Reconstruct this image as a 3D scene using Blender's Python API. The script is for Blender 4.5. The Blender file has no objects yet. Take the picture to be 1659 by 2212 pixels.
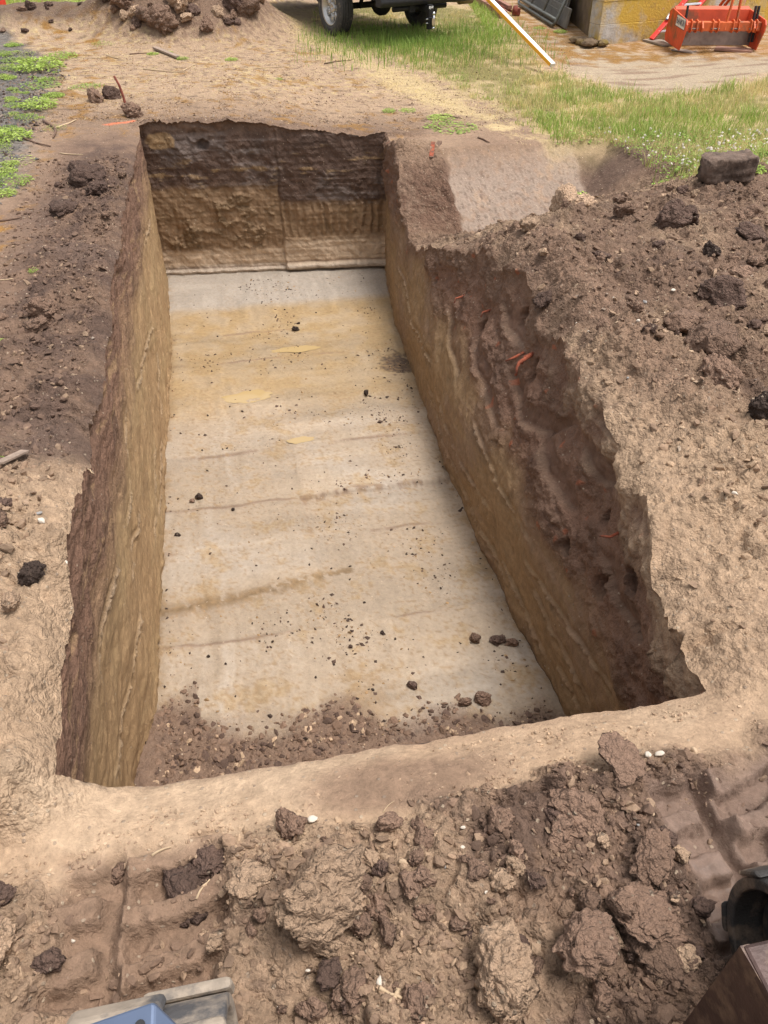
import bpy, bmesh, math, random
import numpy as np
from mathutils import Vector, Matrix

sc = bpy.context.scene
COL = sc.collection
rnd = random.Random(7)
rng = np.random.default_rng(7)

# ---------------------------------------------------------------- camera
CAM_H, PITCH = 2.3, math.radians(39.8)
cam_d = bpy.data.cameras.new('camera')
cam_d.sensor_fit = 'VERTICAL'
cam_d.sensor_height = 36.0
cam_d.lens = 1661.0 / 2212.0 * 36.0
cam_d.clip_start, cam_d.clip_end = 0.05, 2000
cam = bpy.data.objects.new('camera', cam_d)
COL.objects.link(cam)
cam.location = (0, 0, CAM_H)
cam.rotation_euler = (math.radians(90) - PITCH, 0, 0)
sc.camera = cam

# ---------------------------------------------------------------- light: bright thin overcast
SUN_EL, SUN_AZ = math.radians(72), math.radians(100)      # azimuth from +Y towards +X
world = bpy.data.worlds.new('World')
sc.world = world
world.use_nodes = True
wn = world.node_tree
sky = wn.nodes.new('ShaderNodeTexSky')
sky.sky_type = 'NISHITA'
sky.sun_disc = False
sky.sun_elevation = SUN_EL
sky.sun_rotation = SUN_AZ
sky.dust_density = 4.0
hs = wn.nodes.new('ShaderNodeHueSaturation')
hs.inputs['Saturation'].default_value = 0.25              # cloud cover: nearly white sky
wn.links.new(sky.outputs[0], hs.inputs['Color'])
wn.links.new(hs.outputs[0], wn.nodes['Background'].inputs[0])
wn.nodes['Background'].inputs[1].default_value = 0.12
sun_d = bpy.data.lights.new('sun', 'SUN')
sun_d.energy = 1.5
sun_d.angle = math.radians(20)
sun_d.color = (1.0, 0.975, 0.95)
sun = bpy.data.objects.new('sun', sun_d)
COL.objects.link(sun)
sdir = Vector((math.sin(SUN_AZ) * math.cos(SUN_EL), math.cos(SUN_AZ) * math.cos(SUN_EL), math.sin(SUN_EL)))
sun.rotation_euler = sdir.to_track_quat('Z', 'Y').to_euler()
sc.cycles.use_denoising = True
sc.cycles.denoising_prefilter = 'NONE'
sc.cycles.max_bounces = 5
sc.cycles.diffuse_bounces = 3
sc.cycles.glossy_bounces = 2
sc.cycles.transmission_bounces = 2
sc.view_settings.view_transform = 'Standard'
sc.view_settings.look = 'None'
sc.view_settings.gamma = 1
sc.view_settings.exposure = 0.98

# ---------------------------------------------------------------- pixel helper, pit frame
FPX = 1661.0
YAW = math.radians(11)
AX = np.array([-math.sin(YAW), math.cos(YAW)])            # along the pit, away
RX = np.array([math.cos(YAW), math.sin(YAW)])             # across the pit, to the right
def at(px, py, z=0.0):
    """photo pixel (1659 wide) met with the height z it stands on -> world point"""
    cx, cy = (px - 829.5) / FPX, -(py - 1106) / FPX
    d = (cx, math.cos(PITCH) + cy * math.sin(PITCH), -math.sin(PITCH) + cy * math.cos(PITCH))
    t = (z - CAM_H) / d[2]
    return Vector((d[0] * t, d[1] * t, z))
def xy2uv(x, y): return x * AX[0] + y * AX[1], x * RX[0] + y * RX[1]
def uv2xy(u, v): return u * AX[0] + v * RX[0], u * AX[1] + v * RX[1]
def uvat(px, py, z=0.0):
    p = at(px, py, z); return xy2uv(p.x, p.y)

# ---------------------------------------------------------------- noise
def _h(ix, iy, s):
    h = (ix.astype(np.int64) * 374761393 + iy.astype(np.int64) * 668265263 + s * 1274126177) & 0xffffffff
    h = ((h ^ (h >> 13)) * 1274126177) & 0xffffffff
    h = ((h ^ (h >> 16)) * 2246822519) & 0xffffffff
    return (h ^ (h >> 15)) & 0xffffffff
def hf(ix, iy, s): return _h(ix, iy, s) / 4294967295.0
_GA = np.linspace(0, 2 * np.pi, 64, endpoint=False)
_GX, _GY = np.cos(_GA), np.sin(_GA)
def pn(x, y, s=0):
    """gradient noise, about -1..1"""
    x = np.asarray(x, float); y = np.asarray(y, float)
    x, y = np.broadcast_arrays(x, y)
    ix = np.floor(x); iy = np.floor(y)
    fx = x - ix; fy = y - iy
    ux = fx * fx * fx * (fx * (fx * 6 - 15) + 10); uy = fy * fy * fy * (fy * (fy * 6 - 15) + 10)
    def g(dx, dy):
        k = (_h(ix + dx, iy + dy, s) & 63).astype(int)
        return _GX[k] * (fx - dx) + _GY[k] * (fy - dy)
    a = g(0, 0); a = a + ux * (g(1, 0) - a)
    b = g(0, 1); b = b + ux * (g(1, 1) - b)
    return (a + uy * (b - a)) * 1.5
def fbm(x, y, s=0, o=4, g=0.5):
    r = 0; a = 1.0; n = 0
    for i in range(o):
        r = r + a * pn(x, y, s + i * 17); n += a
        x, y = 1.62 * x - 1.18 * y + 3.1, 1.18 * x + 1.62 * y - 1.7
        a *= g
    return r / n
def domes(x, y, cell, s=0, fill=1.0, rmin=0.35, rmax=0.75):
    """heights (0..~rmax) of round lumps scattered one per cell, and the id of the top lump"""
    x = np.asarray(x, float) / cell; y = np.asarray(y, float) / cell
    x, y = x + .30 * pn(x * 1.3, y * 1.3, s + 21) + .16 * pn(x * 3.7, y * 3.7, s + 22), y + .30 * pn(x * 1.3, y * 1.3, s + 23) + .16 * pn(x * 3.7, y * 3.7, s + 24)
    ix = np.floor(x); iy = np.floor(y)
    best = np.zeros(x.shape); bid = np.zeros(x.shape)
    for dx in (-1, 0, 1):
        for dy in (-1, 0, 1):
            cx, cy = ix + dx, iy + dy
            keep = hf(cx, cy, s + 5) < fill
            r = rmin + (rmax - rmin) * hf(cx, cy, s + 3) ** 2
            px, py = cx + hf(cx, cy, s + 1), cy + hf(cx, cy, s + 2)
            an = hf(cx, cy, s + 7) * 3.14
            ex, ey = x - px, y - py
            ca, sa = np.cos(an), np.sin(an)
            qx, qy = ca * ex + sa * ey, (-sa * ex + ca * ey) * (1.0 + 0.7 * hf(cx, cy, s + 6))
            d2 = r * r - qx * qx - qy * qy
            # broken, not round: a tilted flat top cuts each lump
            tx, ty = hf(cx, cy, s + 8) - .5, hf(cx, cy, s + 9) - .5
            lid = r * (.30 + .45 * hf(cx, cy, s + 10)) + 1.3 * (tx * qx + ty * qy)
            h = np.where(keep, np.maximum(np.minimum(np.sqrt(np.maximum(d2, 0)) * 1.25, lid), 0) * (d2 > 0), 0)
            up = h > best
            best = np.where(up, h, best); bid = np.where(up, hf(cx, cy, s + 4), bid)
    return best * cell, bid
def billow(x, y, s=0):
    """rounded lumps parted by sharp valleys, 0..1"""
    wx, wy = x + .45 * pn(x * .9, y * .9, s + 5) + .2 * pn(x * 2.7, y * 2.7, s + 7), y + .45 * pn(x * .9, y * .9, s + 6) + .2 * pn(x * 2.7, y * 2.7, s + 8)
    return np.clip(np.abs(pn(wx, wy, s)) * 1.6, 0, 1) ** .7
def ss(x, a, b):
    t = np.clip((x - a) / (b - a), 0, 1); return t * t * (3 - 2 * t)
def lin(c):
    c = np.asarray(c, float) / 255.0
    return np.where(c <= 0.04045, c / 12.92, ((c + 0.055) / 1.055) ** 2.4)
def mix(a, b, w):
    w = np.asarray(w)[..., None]; return a * (1 - w) + b * w
def seg_dist(x, y, pts):
    """distance to a polyline and the position along it 0..1"""
    best = np.full(np.shape(x), 1e9); tb = np.zeros(np.shape(x))
    n = len(pts) - 1
    for i in range(n):
        ax, ay = pts[i]; bx, by = pts[i + 1]
        dx, dy = bx - ax, by - ay
        t = np.clip(((x - ax) * dx + (y - ay) * dy) / (dx * dx + dy * dy + 1e-12), 0, 1)
        d = np.hypot(x - ax - t * dx, y - ay - t * dy)
        up = d < best
        best = np.where(up, d, best); tb = np.where(up, (i + t) / n, tb)
    return best, tb
def poly_sd(x, y, poly):
    """signed distance to a polygon, negative inside"""
    d, _ = seg_dist(x, y, list(poly) + [poly[0]])
    ins = np.zeros(np.shape(x), bool)
    n = len(poly)
    for i in range(n):
        ax, ay = poly[i]; bx, by = poly[(i + 1) % n]
        c = (ay > y) != (by > y)
        ins ^= c & (x < (bx - ax) * (y - ay) / ((by - ay) or 1e-9) + ax)
    return np.where(ins, -d, d)
def ground_poly(pix): return [(at(a, b).x, at(a, b).y) for a, b in pix]

# ---------------------------------------------------------------- materials
def new_mat(name):
    m = bpy.data.materials.new(name); m.use_nodes = True
    nt = m.node_tree
    return m, nt, nt.nodes['Principled BSDF']
def plain(name, rgb, rough=0.6, metal=0.0, var=0.15, scale=12.0, bump=0.0, dirt=None, dirt_amt=0.0, spec=0.5):
    """painted / weathered surface: colour with noise variation, optional dirt in blotches"""
    m, nt, b = new_mat(name)
    L = nt.links.new
    tc = nt.nodes.new('ShaderNodeTexCoord')
    n = nt.nodes.new('ShaderNodeTexNoise'); n.inputs['Scale'].default_value = scale; n.inputs['Detail'].default_value = 6
    L(tc.outputs['Object'], n.inputs['Vector'])
    mr = nt.nodes.new('ShaderNodeMapRange'); mr.inputs[1].default_value = 0.3; mr.inputs[2].default_value = 0.7
    mr.inputs[3].default_value = 1 - var; mr.inputs[4].default_value = 1 + var
    L(n.outputs['Fac'], mr.inputs[0])
    c = lin(rgb)
    mx = nt.nodes.new('ShaderNodeMix'); mx.data_type = 'RGBA'; mx.blend_type = 'MULTIPLY'; mx.inputs[0].default_value = 1
    mx.inputs[6].default_value = (*c, 1)
    L(mr.outputs[0], mx.inputs[7])
    out = mx.outputs[2]
    if dirt is not None:
        n2 = nt.nodes.new('ShaderNodeTexNoise'); n2.inputs['Scale'].default_value = scale * 0.4; n2.inputs['Detail'].default_value = 9
        n2.inputs['Roughness'].default_value = 0.65
        L(tc.outputs['Object'], n2.inputs['Vector'])
        r2 = nt.nodes.new('ShaderNodeMapRange'); r2.inputs[1].default_value = 0.62 - dirt_amt * 0.5; r2.inputs[2].default_value = 0.72 - dirt_amt * 0.3
        L(n2.outputs['Fac'], r2.inputs[0])
        m2 = nt.nodes.new('ShaderNodeMix'); m2.data_type = 'RGBA'
        L(r2.outputs[0], m2.inputs[0]); L(out, m2.inputs[6]); m2.inputs[7].default_value = (*lin(dirt), 1)
        out = m2.outputs[2]
    L(out, b.inputs['Base Color'])
    b.inputs['Roughness'].default_value = rough; b.inputs['Metallic'].default_value = metal
    b.inputs['Specular IOR Level'].default_value = spec
    if bump:
        bp = nt.nodes.new('ShaderNodeBump'); bp.inputs['Strength'].default_value = bump; bp.inputs['Distance'].default_value = 0.01
        n3 = nt.nodes.new('ShaderNodeTexNoise'); n3.inputs['Scale'].default_value = scale * 5; n3.inputs['Detail'].default_value = 5
        L(tc.outputs['Object'], n3.inputs['Vector']); L(n3.outputs['Fac'], bp.inputs['Height']); L(bp.outputs[0], b.inputs['Normal'])
    return m
def soil_mat(name, attr=True, rgb=(150, 120, 95), fleck=0.07, bump=0.6, fine=1.0, var=0.22):
    """earth: colour (and wetness in alpha) from the mesh's own soil colours, grain, small stones"""
    m, nt, b = new_mat(name)
    L = nt.links.new; N = nt.nodes.new
    geo = N('ShaderNodeNewGeometry')
    if attr:
        at_ = N('ShaderNodeAttribute'); at_.attribute_name = 'Col'
        base, wet = at_.outputs['Color'], at_.outputs['Alpha']
    else:
        rg = N('ShaderNodeRGB'); rg.outputs[0].default_value = (*lin(rgb), 1)
        oi = N('ShaderNodeObjectInfo')
        mr = N('ShaderNodeMapRange'); mr.inputs[3].default_value = 0.8; mr.inputs[4].default_value = 1.2
        L(oi.outputs['Random'], mr.inputs[0])
        mm = N('ShaderNodeMix'); mm.data_type = 'RGBA'; mm.blend_type = 'MULTIPLY'; mm.inputs[0].default_value = 1
        L(rg.outputs[0], mm.inputs[6]); L(mr.outputs[0], mm.inputs[7])
        base, wet = mm.outputs[2], None
    def noise(scale, det, ro=0.6):
        n = N('ShaderNodeTexNoise'); n.inputs['Scale'].default_value = scale; n.inputs['Detail'].default_value = det
        n.inputs['Roughness'].default_value = ro
        L(geo.outputs['Position'], n.inputs['Vector']); return n.outputs['Fac']
    def rmap(s, a, b_, c, d):
        r = N('ShaderNodeMapRange'); r.inputs[1].default_value = a; r.inputs[2].default_value = b_; r.inputs[3].default_value = c; r.inputs[4].default_value = d
        L(s, r.inputs[0]); return r.outputs[0]
    n1 = noise(38 * fine, 8, 0.7)
    g1 = rmap(n1, 0.3, 0.7, 1 - var, 1 + var)
    mx = N('ShaderNodeMix'); mx.data_type = 'RGBA'; mx.blend_type = 'MULTIPLY'; mx.inputs[0].default_value = 1
    L(base, mx.inputs[6]); L(g1, mx.inputs[7])
    col = mx.outputs[2]
    vo = N('ShaderNodeTexVoronoi'); vo.inputs['Scale'].default_value = 55 * fine
    L(geo.outputs['Position'], vo.inputs['Vector'])
    sep = N('ShaderNodeSeparateColor'); L(vo.outputs['Color'], sep.inputs[0])
    pick = N('ShaderNodeMath'); pick.operation = 'LESS_THAN'; L(sep.outputs[0], pick.inputs[0]); pick.inputs[1].default_value = fleck
    near = rmap(vo.outputs['Distance'], 0.28, 0.42, 1, 0)
    pm = N('ShaderNodeMath'); pm.operation = 'MULTIPLY'; L(pick.outputs[0], pm.inputs[0]); L(near, pm.inputs[1])
    stone = N('ShaderNodeMix'); stone.data_type = 'RGBA'
    stone.inputs[6].default_value = (*lin((124, 108, 94)), 1); stone.inputs[7].default_value = (*lin((186, 166, 142)), 1)
    L(sep.outputs[1], stone.inputs[0])
    pmx = N('ShaderNodeMath'); pmx.operation = 'MULTIPLY'; L(pm.outputs[0], pmx.inputs[0]); pmx.inputs[1].default_value = 0.75
    m2 = N('ShaderNodeMix'); m2.data_type = 'RGBA'
    L(pmx.outputs[0], m2.inputs[0]); L(col, m2.inputs[6]); L(stone.outputs[2], m2.inputs[7])
    L(m2.outputs[2], b.inputs['Base Color'])
    b.inputs['Specular IOR Level'].default_value = 0.25
    if wet is not None:
        n4 = noise(9, 4)
        wv = N('ShaderNodeMath'); wv.operation = 'MULTIPLY'; L(wet, wv.inputs[0]); L(rmap(n4, 0.35, 0.6, 0.75, 1.1), wv.inputs[1])
        L(rmap(wv.outputs[0], 0, 1, 0.95, 0.28), b.inputs['Roughness'])
    else:
        b.inputs['Roughness'].default_value = 0.95
    add = N('ShaderNodeMath'); add.operation = 'MULTIPLY_ADD'
    L(noise(140 * fine, 4), add.inputs[0]); add.inputs[1].default_value = 0.35; L(n1, add.inputs[2])
    ad2 = N('ShaderNodeMath'); ad2.operation = 'MULTIPLY_ADD'; L(pm.outputs[0], ad2.inputs[0]); ad2.inputs[1].default_value = 0.35; L(add.outputs[0], ad2.inputs[2])
    # crumb structure: rounded cells at three sizes, strongest where the earth is loose
    if attr:
        ra = N('ShaderNodeAttribute'); ra.attribute_name = 'Rgh'; loose = ra.outputs['Fac']
    else:
        v1 = N('ShaderNodeValue'); v1.outputs[0].default_value = 0.8; loose = v1.outputs[0]
    wn_ = N('ShaderNodeTexNoise'); wn_.inputs['Scale'].default_value = 30; wn_.inputs['Detail'].default_value = 3
    L(geo.outputs['Position'], wn_.inputs['Vector'])
    va = N('ShaderNodeVectorMath'); va.operation = 'MULTIPLY_ADD'; va.inputs[1].default_value = (0.02, 0.02, 0.02)
    L(wn_.outputs['Color'], va.inputs[0]); L(geo.outputs['Position'], va.inputs[2])
    tot = None
    for sc_, am in ((26, 1.6), (58, 0.9), (120, 0.5)):
        vq = N('ShaderNodeTexVoronoi'); vq.inputs['Scale'].default_value = sc_ * fine
        L(va.outputs[0], vq.inputs['Vector'])
        hq = rmap(vq.outputs['Distance'], 0, 0.75, am, 0)
        if tot is None: tot = hq
        else:
            ad = N('ShaderNodeMath'); ad.operation = 'ADD'; L(tot, ad.inputs[0]); L(hq, ad.inputs[1]); tot = ad.outputs[0]
    cm = N('ShaderNodeMath'); cm.operation = 'MULTIPLY_ADD'; L(tot, cm.inputs[0]); L(loose, cm.inputs[1]); L(ad2.outputs[0], cm.inputs[2])
    ad2 = cm
    bp = N('ShaderNodeBump'); bp.inputs['Distance'].default_value = 0.024 / fine
    if wet is not None:
        L(rmap(wet, 0.2, 1, bump, bump * 0.3), bp.inputs['Strength'])
    else:
        bp.inputs['Strength'].default_value = bump
    L(ad2.outputs[0], bp.inputs['Height']); L(bp.outputs[0], b.inputs['Normal'])
    return m
M_SOIL = soil_mat('earth')
M_CLAY = soil_mat('pit clay', fleck=0.02, bump=0.45, var=0.13)
M_CLOD = {k: soil_mat('clod ' + k, False, c, 0.05, 0.9) for k, c in
          dict(tan=(184, 154, 127), brown=(138, 111, 93), dark=(104, 83, 72), black=(76, 62, 54)).items()}
M_PEB = {k: plain('pebble ' + k, c, 0.8, var=0.2, scale=40) for k, c in dict(pale=(196, 184, 168), grey=(140, 136, 132), warm=(176, 150, 122)).items()}

# ---------------------------------------------------------------- object helpers
def tag(o, label=None, cat=None, group=None, kind=None):
    for k, v in (('label', label), ('category', cat), ('group', group), ('kind', kind)):
        if v: o[k] = v
    return o
def link(name, me, parent=None):
    o = bpy.data.objects.new(name, me); COL.objects.link(o)
    if parent is not None: o.parent = parent
    return o
def empty(name, loc=(0, 0, 0), rz=0.0, rx=0.0, ry=0.0):
    o = bpy.data.objects.new(name, None); COL.objects.link(o)
    o.empty_display_size = 0.1
    o.location = loc; o.rotation_euler = (rx, ry, rz); return o
def np_mesh(name, verts, faces, mat, col=None, smooth=True, rough=None):
    """faces: int array (n,3) or (n,4)"""
    me = bpy.data.meshes.new(name)
    verts = np.ascontiguousarray(verts, np.float32); faces = np.ascontiguousarray(faces, np.int32)
    k = faces.shape[1]
    me.vertices.add(len(verts)); me.vertices.foreach_set('co', verts.ravel())
    me.loops.add(faces.size); me.loops.foreach_set('vertex_index', faces.ravel())
    me.polygons.add(len(faces))
    me.polygons.foreach_set('loop_start', np.arange(0, faces.size, k, dtype=np.int32))
    me.polygons.foreach_set('loop_total', np.full(len(faces), k, np.int32))
    me.polygons.foreach_set('use_smooth', np.full(len(faces), bool(smooth)))
    if mat is not None: me.materials.append(mat)
    if col is not None:
        a = me.color_attributes.new('Col', 'FLOAT_COLOR', 'POINT')
        a.data.foreach_set('color', np.ascontiguousarray(col, np.float32).ravel())
    if rough is not None:
        a = me.attributes.new('Rgh', 'FLOAT', 'POINT'); a.data.foreach_set('value', np.ascontiguousarray(rough, np.float32).ravel())
    me.update(); me.validate()
    return me
def grid_faces(n, m, flip=False):
    i = np.arange(n - 1)[:, None] * m + np.arange(m - 1)[None, :]
    f = np.stack([i, i + 1, i + m + 1, i + m], -1).reshape(-1, 4)
    return f[:, ::-1] if flip else f
# ================================================================= TERRAIN
UN = 1.55                                                  # near rim of the pit
def u_far(v): return np.interp(v, [-0.9, 1.95], [10.2, 9.95])
def u_top(v):
    """ragged far rim"""
    w = ss(v, -.9, -.75) * (1 - ss(v, 1.8, 1.95))
    return u_far(v) + w * (.05 * pn(v * 2.6, 0 * v + .4, 96) + .03 * pn(v * 8, 0 * v + .4, 97))
def v_left_top(u): return np.interp(u, [1.55, 2.1, 3, 5, 7, 10.2], [-0.78, -0.83, -0.86, -0.90, -0.93, -0.94]) + 0.018 * pn(u * 1.7, u * 0 + .3, 91) + 0.010 * pn(u * 5.3, u * 0 + .7, 95)
def v_left_bot(u): return np.interp(u, [1.55, 2.7, 3.2, 8.4, 10.2], [-1.0, -0.97, -0.87, -0.86, -0.95])
def v_right_top(u): return np.interp(u, [1.5, 1.7, 2.05, 2.66, 3.18, 4, 5, 5.9, 6.5, 6.9, 7.6, 8.7, 9.95], [1.56, 1.56, 1.66, 1.82, 1.92, 2.0, 2.1, 2.08, 2.0, 1.94, 1.86, 1.92, 1.97]) + 0.04 * pn(u * 1.3, u * 0 + .3, 93) + 0.02 * pn(u * 4.3, u * 0, 94)
def v_right_bot(u): return np.interp(u, [1.55, 2.74, 3.56, 4.43, 5.19, 7.18, 8.56, 9.95], [1.70, 1.70, 1.65, 1.63, 1.62, 1.70, 1.77, 1.95])

P_TRK_L = [xy2uv(*p) for p in ground_poly([(120, 1840), (300, 1830), (470, 1795), (500, 2060), (480, 2212), (40, 2212), (110, 2000)])]
P_TRK_R = [xy2uv(*p) for p in ground_poly([(1400, 1700), (1540, 1650), (1720, 1600), (1720, 2080), (1560, 2080), (1510, 1960), (1470, 1850)])]
P_GRASS = ground_poly([(640, 20), (800, 8), (1040, 10), (1090, 50), (1200, 135), (1400, 172), (1659, 160), (1800, 150), (1900, 420), (1659, 402), (1560, 396), (1430, 372), (1350, 340), (1230, 300), (1150, 250), (1085, 208), (960, 160), (840, 120), (740, 80), (690, 50)])
P_TRACKWAY = ground_poly([(1090, 50), (1200, 128), (1330, 168), (1500, 178), (1659, 158), (1800, 150), (1800, 118), (1640, 118), (1420, 106), (1270, 92), (1180, 70), (1120, 40)])
P_GRAVEL = ground_poly([(-150, 60), (0, 70), (90, 110), (130, 140), (120, 210), (95, 260), (70, 350), (40, 420), (0, 440), (-200, 440)])
P_DRYPATH = ground_poly([(540, 0), (640, 20), (700, 60), (760, 90), (860, 130), (980, 170), (1085, 215), (1150, 262), (1060, 240), (900, 190), (760, 130), (640, 90)])

def masks(u, v):
    """soft zone weights used for shape and colour alike"""
    k = {}
    e = 0.10 * pn(u * 3.1, v * 3.1, 11) + 0.05 * pn(u * 9, v * 9, 12)
    k['fore'] = ss(1.27 + e + .05 * ss(v, .5, 1.0) - u, 0, 0.14) * ss(v, -1.6, -1.3)
    k['trkL'] = ss(-poly_sd(u, v, P_TRK_L) + e * 0.4, -0.03, 0.05)
    k['trkR'] = ss(-poly_sd(u, v, P_TRK_R) + e * 0.5, -0.03, 0.05)
    k['loose'] = k['fore'] * (1 - 0.8 * k['trkL']) * (1 - 0.9 * k['trkR'])
    k['leftrim'] = ss(v, -1.75 + e * 2, -1.25 + e * 2) * ss(-v, 0.5, 0.8) * ss(u, 1.35 + e, 1.5 + e) * (1 - ss(u, 8.2, 9.6))
    k['leftmound'] = ss(-v + e * 0.5, 0.72, 0.92) * ss(u, 1.36 + e * .3, 1.52 + e * .3) * (1 - ss(u, 2.9, 3.5))
    k['spoil'] = ss(v, 1.95 + e, 2.3 + e) * ss(u, 1.3, 1.7) * (1 - ss(u + 0.35 * (v - 3), 7.3 + e, 8.0 + e)) * (1 - ss(v, 5.0 + e * 2, 5.9 + e * 2) * ss(u, 5, 6.2))
    k['rbank'] = ss(v, 1.5, 1.62) * (1 - ss(v, 2.6, 3.0)) * ss(u, 1.3 + e, 1.6 + e) * (1 - ss(u, 6.5, 7.2))
    k['pillar'] = ss(u, 6.6, 7.2) * (1 - ss(u, 9.5, 9.8)) * ss(v, 1.7, 1.85) * (1 - ss(v + e, 2.42, 2.55) * ss(u, 8.0, 8.3))
    k['farrim'] = ss(u - u_far(v), -.12, -.05) * (1 - ss(u - u_far(v) + e, .08, .45)) * ss(v, -1.1, -.85) * (1 - ss(v, 2.2, 2.8))
    return k

def in_pit(u, v): return (u > UN - .03) & (u < u_far(v) + .08) & (v > v_left_top(u) - .02) & (v < v_right_top(u) + .03)
def fill_d(u, v): return (8.0 - u) * 0.8 + (v - 2.2) * 0.35
def G(u, v, k):
    x, y = uv2xy(u, v)
    z = -0.19 * ss(v, 0.0, 1.8) * ss(u, 6, 9) * (1 - ss(u, 11, 16)) * (1 - ss(v, 6, 9))
    z = z - 0.13 * ss(u, 1.12, 1.62) ** 2 * ss(v, -0.85, -0.6) * (1 - ss(v, 1.45, 1.9)) * (u < 1.8)
    z = z + 0.05 * k['fore'] * (1 - k['trkL']) * (1 - k['trkR']) * np.exp(-((u - 0.85) / 0.4) ** 2 - ((v - 0.45) / 0.7) ** 2) * .6
    z = z + 0.13 * k['leftmound'] * (1 + .5 * fbm(u * 4.5, v * 4.5, 73, 3)) + 0.04 * k['leftrim'] * ss(fbm(u * .8, v * .8, 71, 2), -.2, .5)
    z = z + k['spoil'] * (0.10 * ss(v, 2.2, 3.0) + 0.10 * fbm(u * 0.7 + 3, v * 0.7, 31, 3))
    # ridge of tipped soil along the right rim, above the shallow cut
    z = z + 0.12 * np.exp(-((v - 2.35) / 0.22) ** 2) * ss(u, 2.2, 3.6) * (1 - ss(u, 5.7, 6.4))
    # shallow second cut behind the right rim
    cut = np.maximum(np.maximum(-0.85 + 0.63 * (u - 8.3), -0.85 + 0.54 * np.clip(fill_d(u, v), 0, 9) + 0.05 * fbm(u * 1.5, v * 1.5, 33, 3)), -0.85 + .75 * (v - 3.75))
    cut = np.maximum(cut, -0.86)
    inside = ss(v, 1.2, 1.6) * ss(u, 4.9, 5.3)
    zc = np.minimum(z, cut)
    z = z * (1 - inside) + zc * inside
    vr = v - v_right_top(u)
    z = z - 0.15 * np.exp(-np.maximum(vr, 0) / 0.22) * ss(u, 1.5, 2.0) * (1 - ss(u, 6, 7)) * (v > 1) * (0.6 + .8 * ss(pn(u * 2.1, v * 2.1, 35), -.3, .4))
    vl_ = v_left_top(u) - v
    z = z - 0.06 * np.exp(-np.maximum(vl_, 0) / 0.08) * (v < 0) * ss(u, 1.5, 1.7) * (1 - ss(u, 9.8, 10.2))
    # heap of clods and berm far behind on the left
    z = z + 0.8 * np.exp(-(((x + 3.55) / 1.65) ** 2 + ((y - 16.9) / 1.35) ** 2) ** 2) * (1 + 0.35 * fbm(x * 1.1, y * 1.1, 41, 3))
    z = z + 0.42 * np.exp(-(((x + 6.4) / 1.7) ** 2 + ((y - 16.9) / 0.9) ** 2) ** 1.5) * (1 + 0.3 * fbm(x * 1.1, y * 1.1, 43, 3))
    return z
def face_w(u, v):
    """smooth scraped face of the shallow cut"""
    return ss(u, 8.15, 8.4) * (1 - ss(u, 9.2, 9.4)) * ss(v + 0.06 * pn(u * 5, v * 5, 61), 2.50, 2.55) * (1 - ss(v + .03 * pn(u * 6, v * 2, 62), 4.05, 4.15))
def tracks(u, v, k):
    """imprints of the digger's own crawler belts: bars across, a rib between the two rows"""
    h = 0
    for key, vc, ph in (('trkL', -0.585, 0.0), ('trkR', 1.27, 0.45)):
        uu = u - 0.18 * (v - vc) + 0.02 * pn(u * 6, v * 6, 53) + .008 * pn(u * 22, v * 22, 54)
        w = uu / 0.155 + ph + np.where(v > vc, 0.5, 0.0)
        f = w - np.floor(w)
        bar = ss(f, 0.0, 0.07) * (1 - ss(f, 0.45, 0.58))
        rib = np.exp(-((v - vc - 0.03) / 0.022) ** 2)
        dep = -0.085 + 0.085 * bar * ss(np.abs(v - vc), 0.02, 0.05) + 0.06 * rib
        h = h + k[key] * dep * np.clip(0.8 + 0.5 * pn(u * 3.3, v * 3.3, 51), .35, 1.2) + k[key] * .012 * fbm(u * 14, v * 14, 55, 3)
    return h
def detail(u, v, k):
    """loose earth relief; returns height and a per-lump tone"""
    near = (u < 10.9) & (u > -1.2) & (v > -3.4) & (v < 6.2)
    rough = np.clip(k['loose'] + 0.85 * k['spoil'] + 0.75 * k['leftrim'] + 0.6 * k['leftmound'] + 0.6 * k['rbank'] + .75 * k['pillar'] + .5 * k['farrim'], 0, 1)
    rough = rough * (1 - face_w(u, v))
    h = 0.012 * fbm(u * 1.3, v * 1.3, 21, 4) + 0.004 * fbm(u * 9, v * 9, 22, 3)
    tone = np.full(np.shape(u), 0.5)
    sel = near & (rough > 0.02)
    if sel.any():
        a, b = u[sel], v[sel]; r = rough[sel]
        d0, i0 = domes(a, b, 0.22, 101, 0.40, 0.2, 0.55)
        d1, i1 = domes(a + 0.011 * pn(a * 30, b * 30, 1), b + 0.011 * pn(a * 30, b * 30, 2), 0.085, 131, 0.7, 0.25, 0.62)
        d2, i2 = domes(a, b, 0.036, 161, 0.85, 0.3, 0.7)
        d3, i3 = domes(a, b, 0.017, 191, 0.9, 0.3, 0.7)
        lump = ss(fbm(a * 2.2, b * 2.2, 25, 2), -0.35, 0.35)
        hh = r * (0.8 * d0 * (0.2 + 0.8 * lump) + .5 * d1 * lump + .25 * d2 + .25 * d3 + (.35 + .65 * lump) * (.055 * billow(a * 5.5, b * 5.5, 141) + .040 * billow(a * 12, b * 12, 143) + .022 * billow(a * 26, b * 26, 147)) + .010 * billow(a * 55, b * 55, 149) + 0.03 * fbm(a * 4, b * 4, 26, 3) + 0.02 * np.abs(fbm(a * 18, b * 18, 27, 4)) + .008 * fbm(a * 55, b * 55, 28, 2))
        h[sel] = h[sel] + hh
        tone[sel] = 0.5 + r * ((i1 - 0.5) * 0.5 * (d1 > 0.012) + (i2 - 0.5) * 0.4)
    return h, tone
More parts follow.
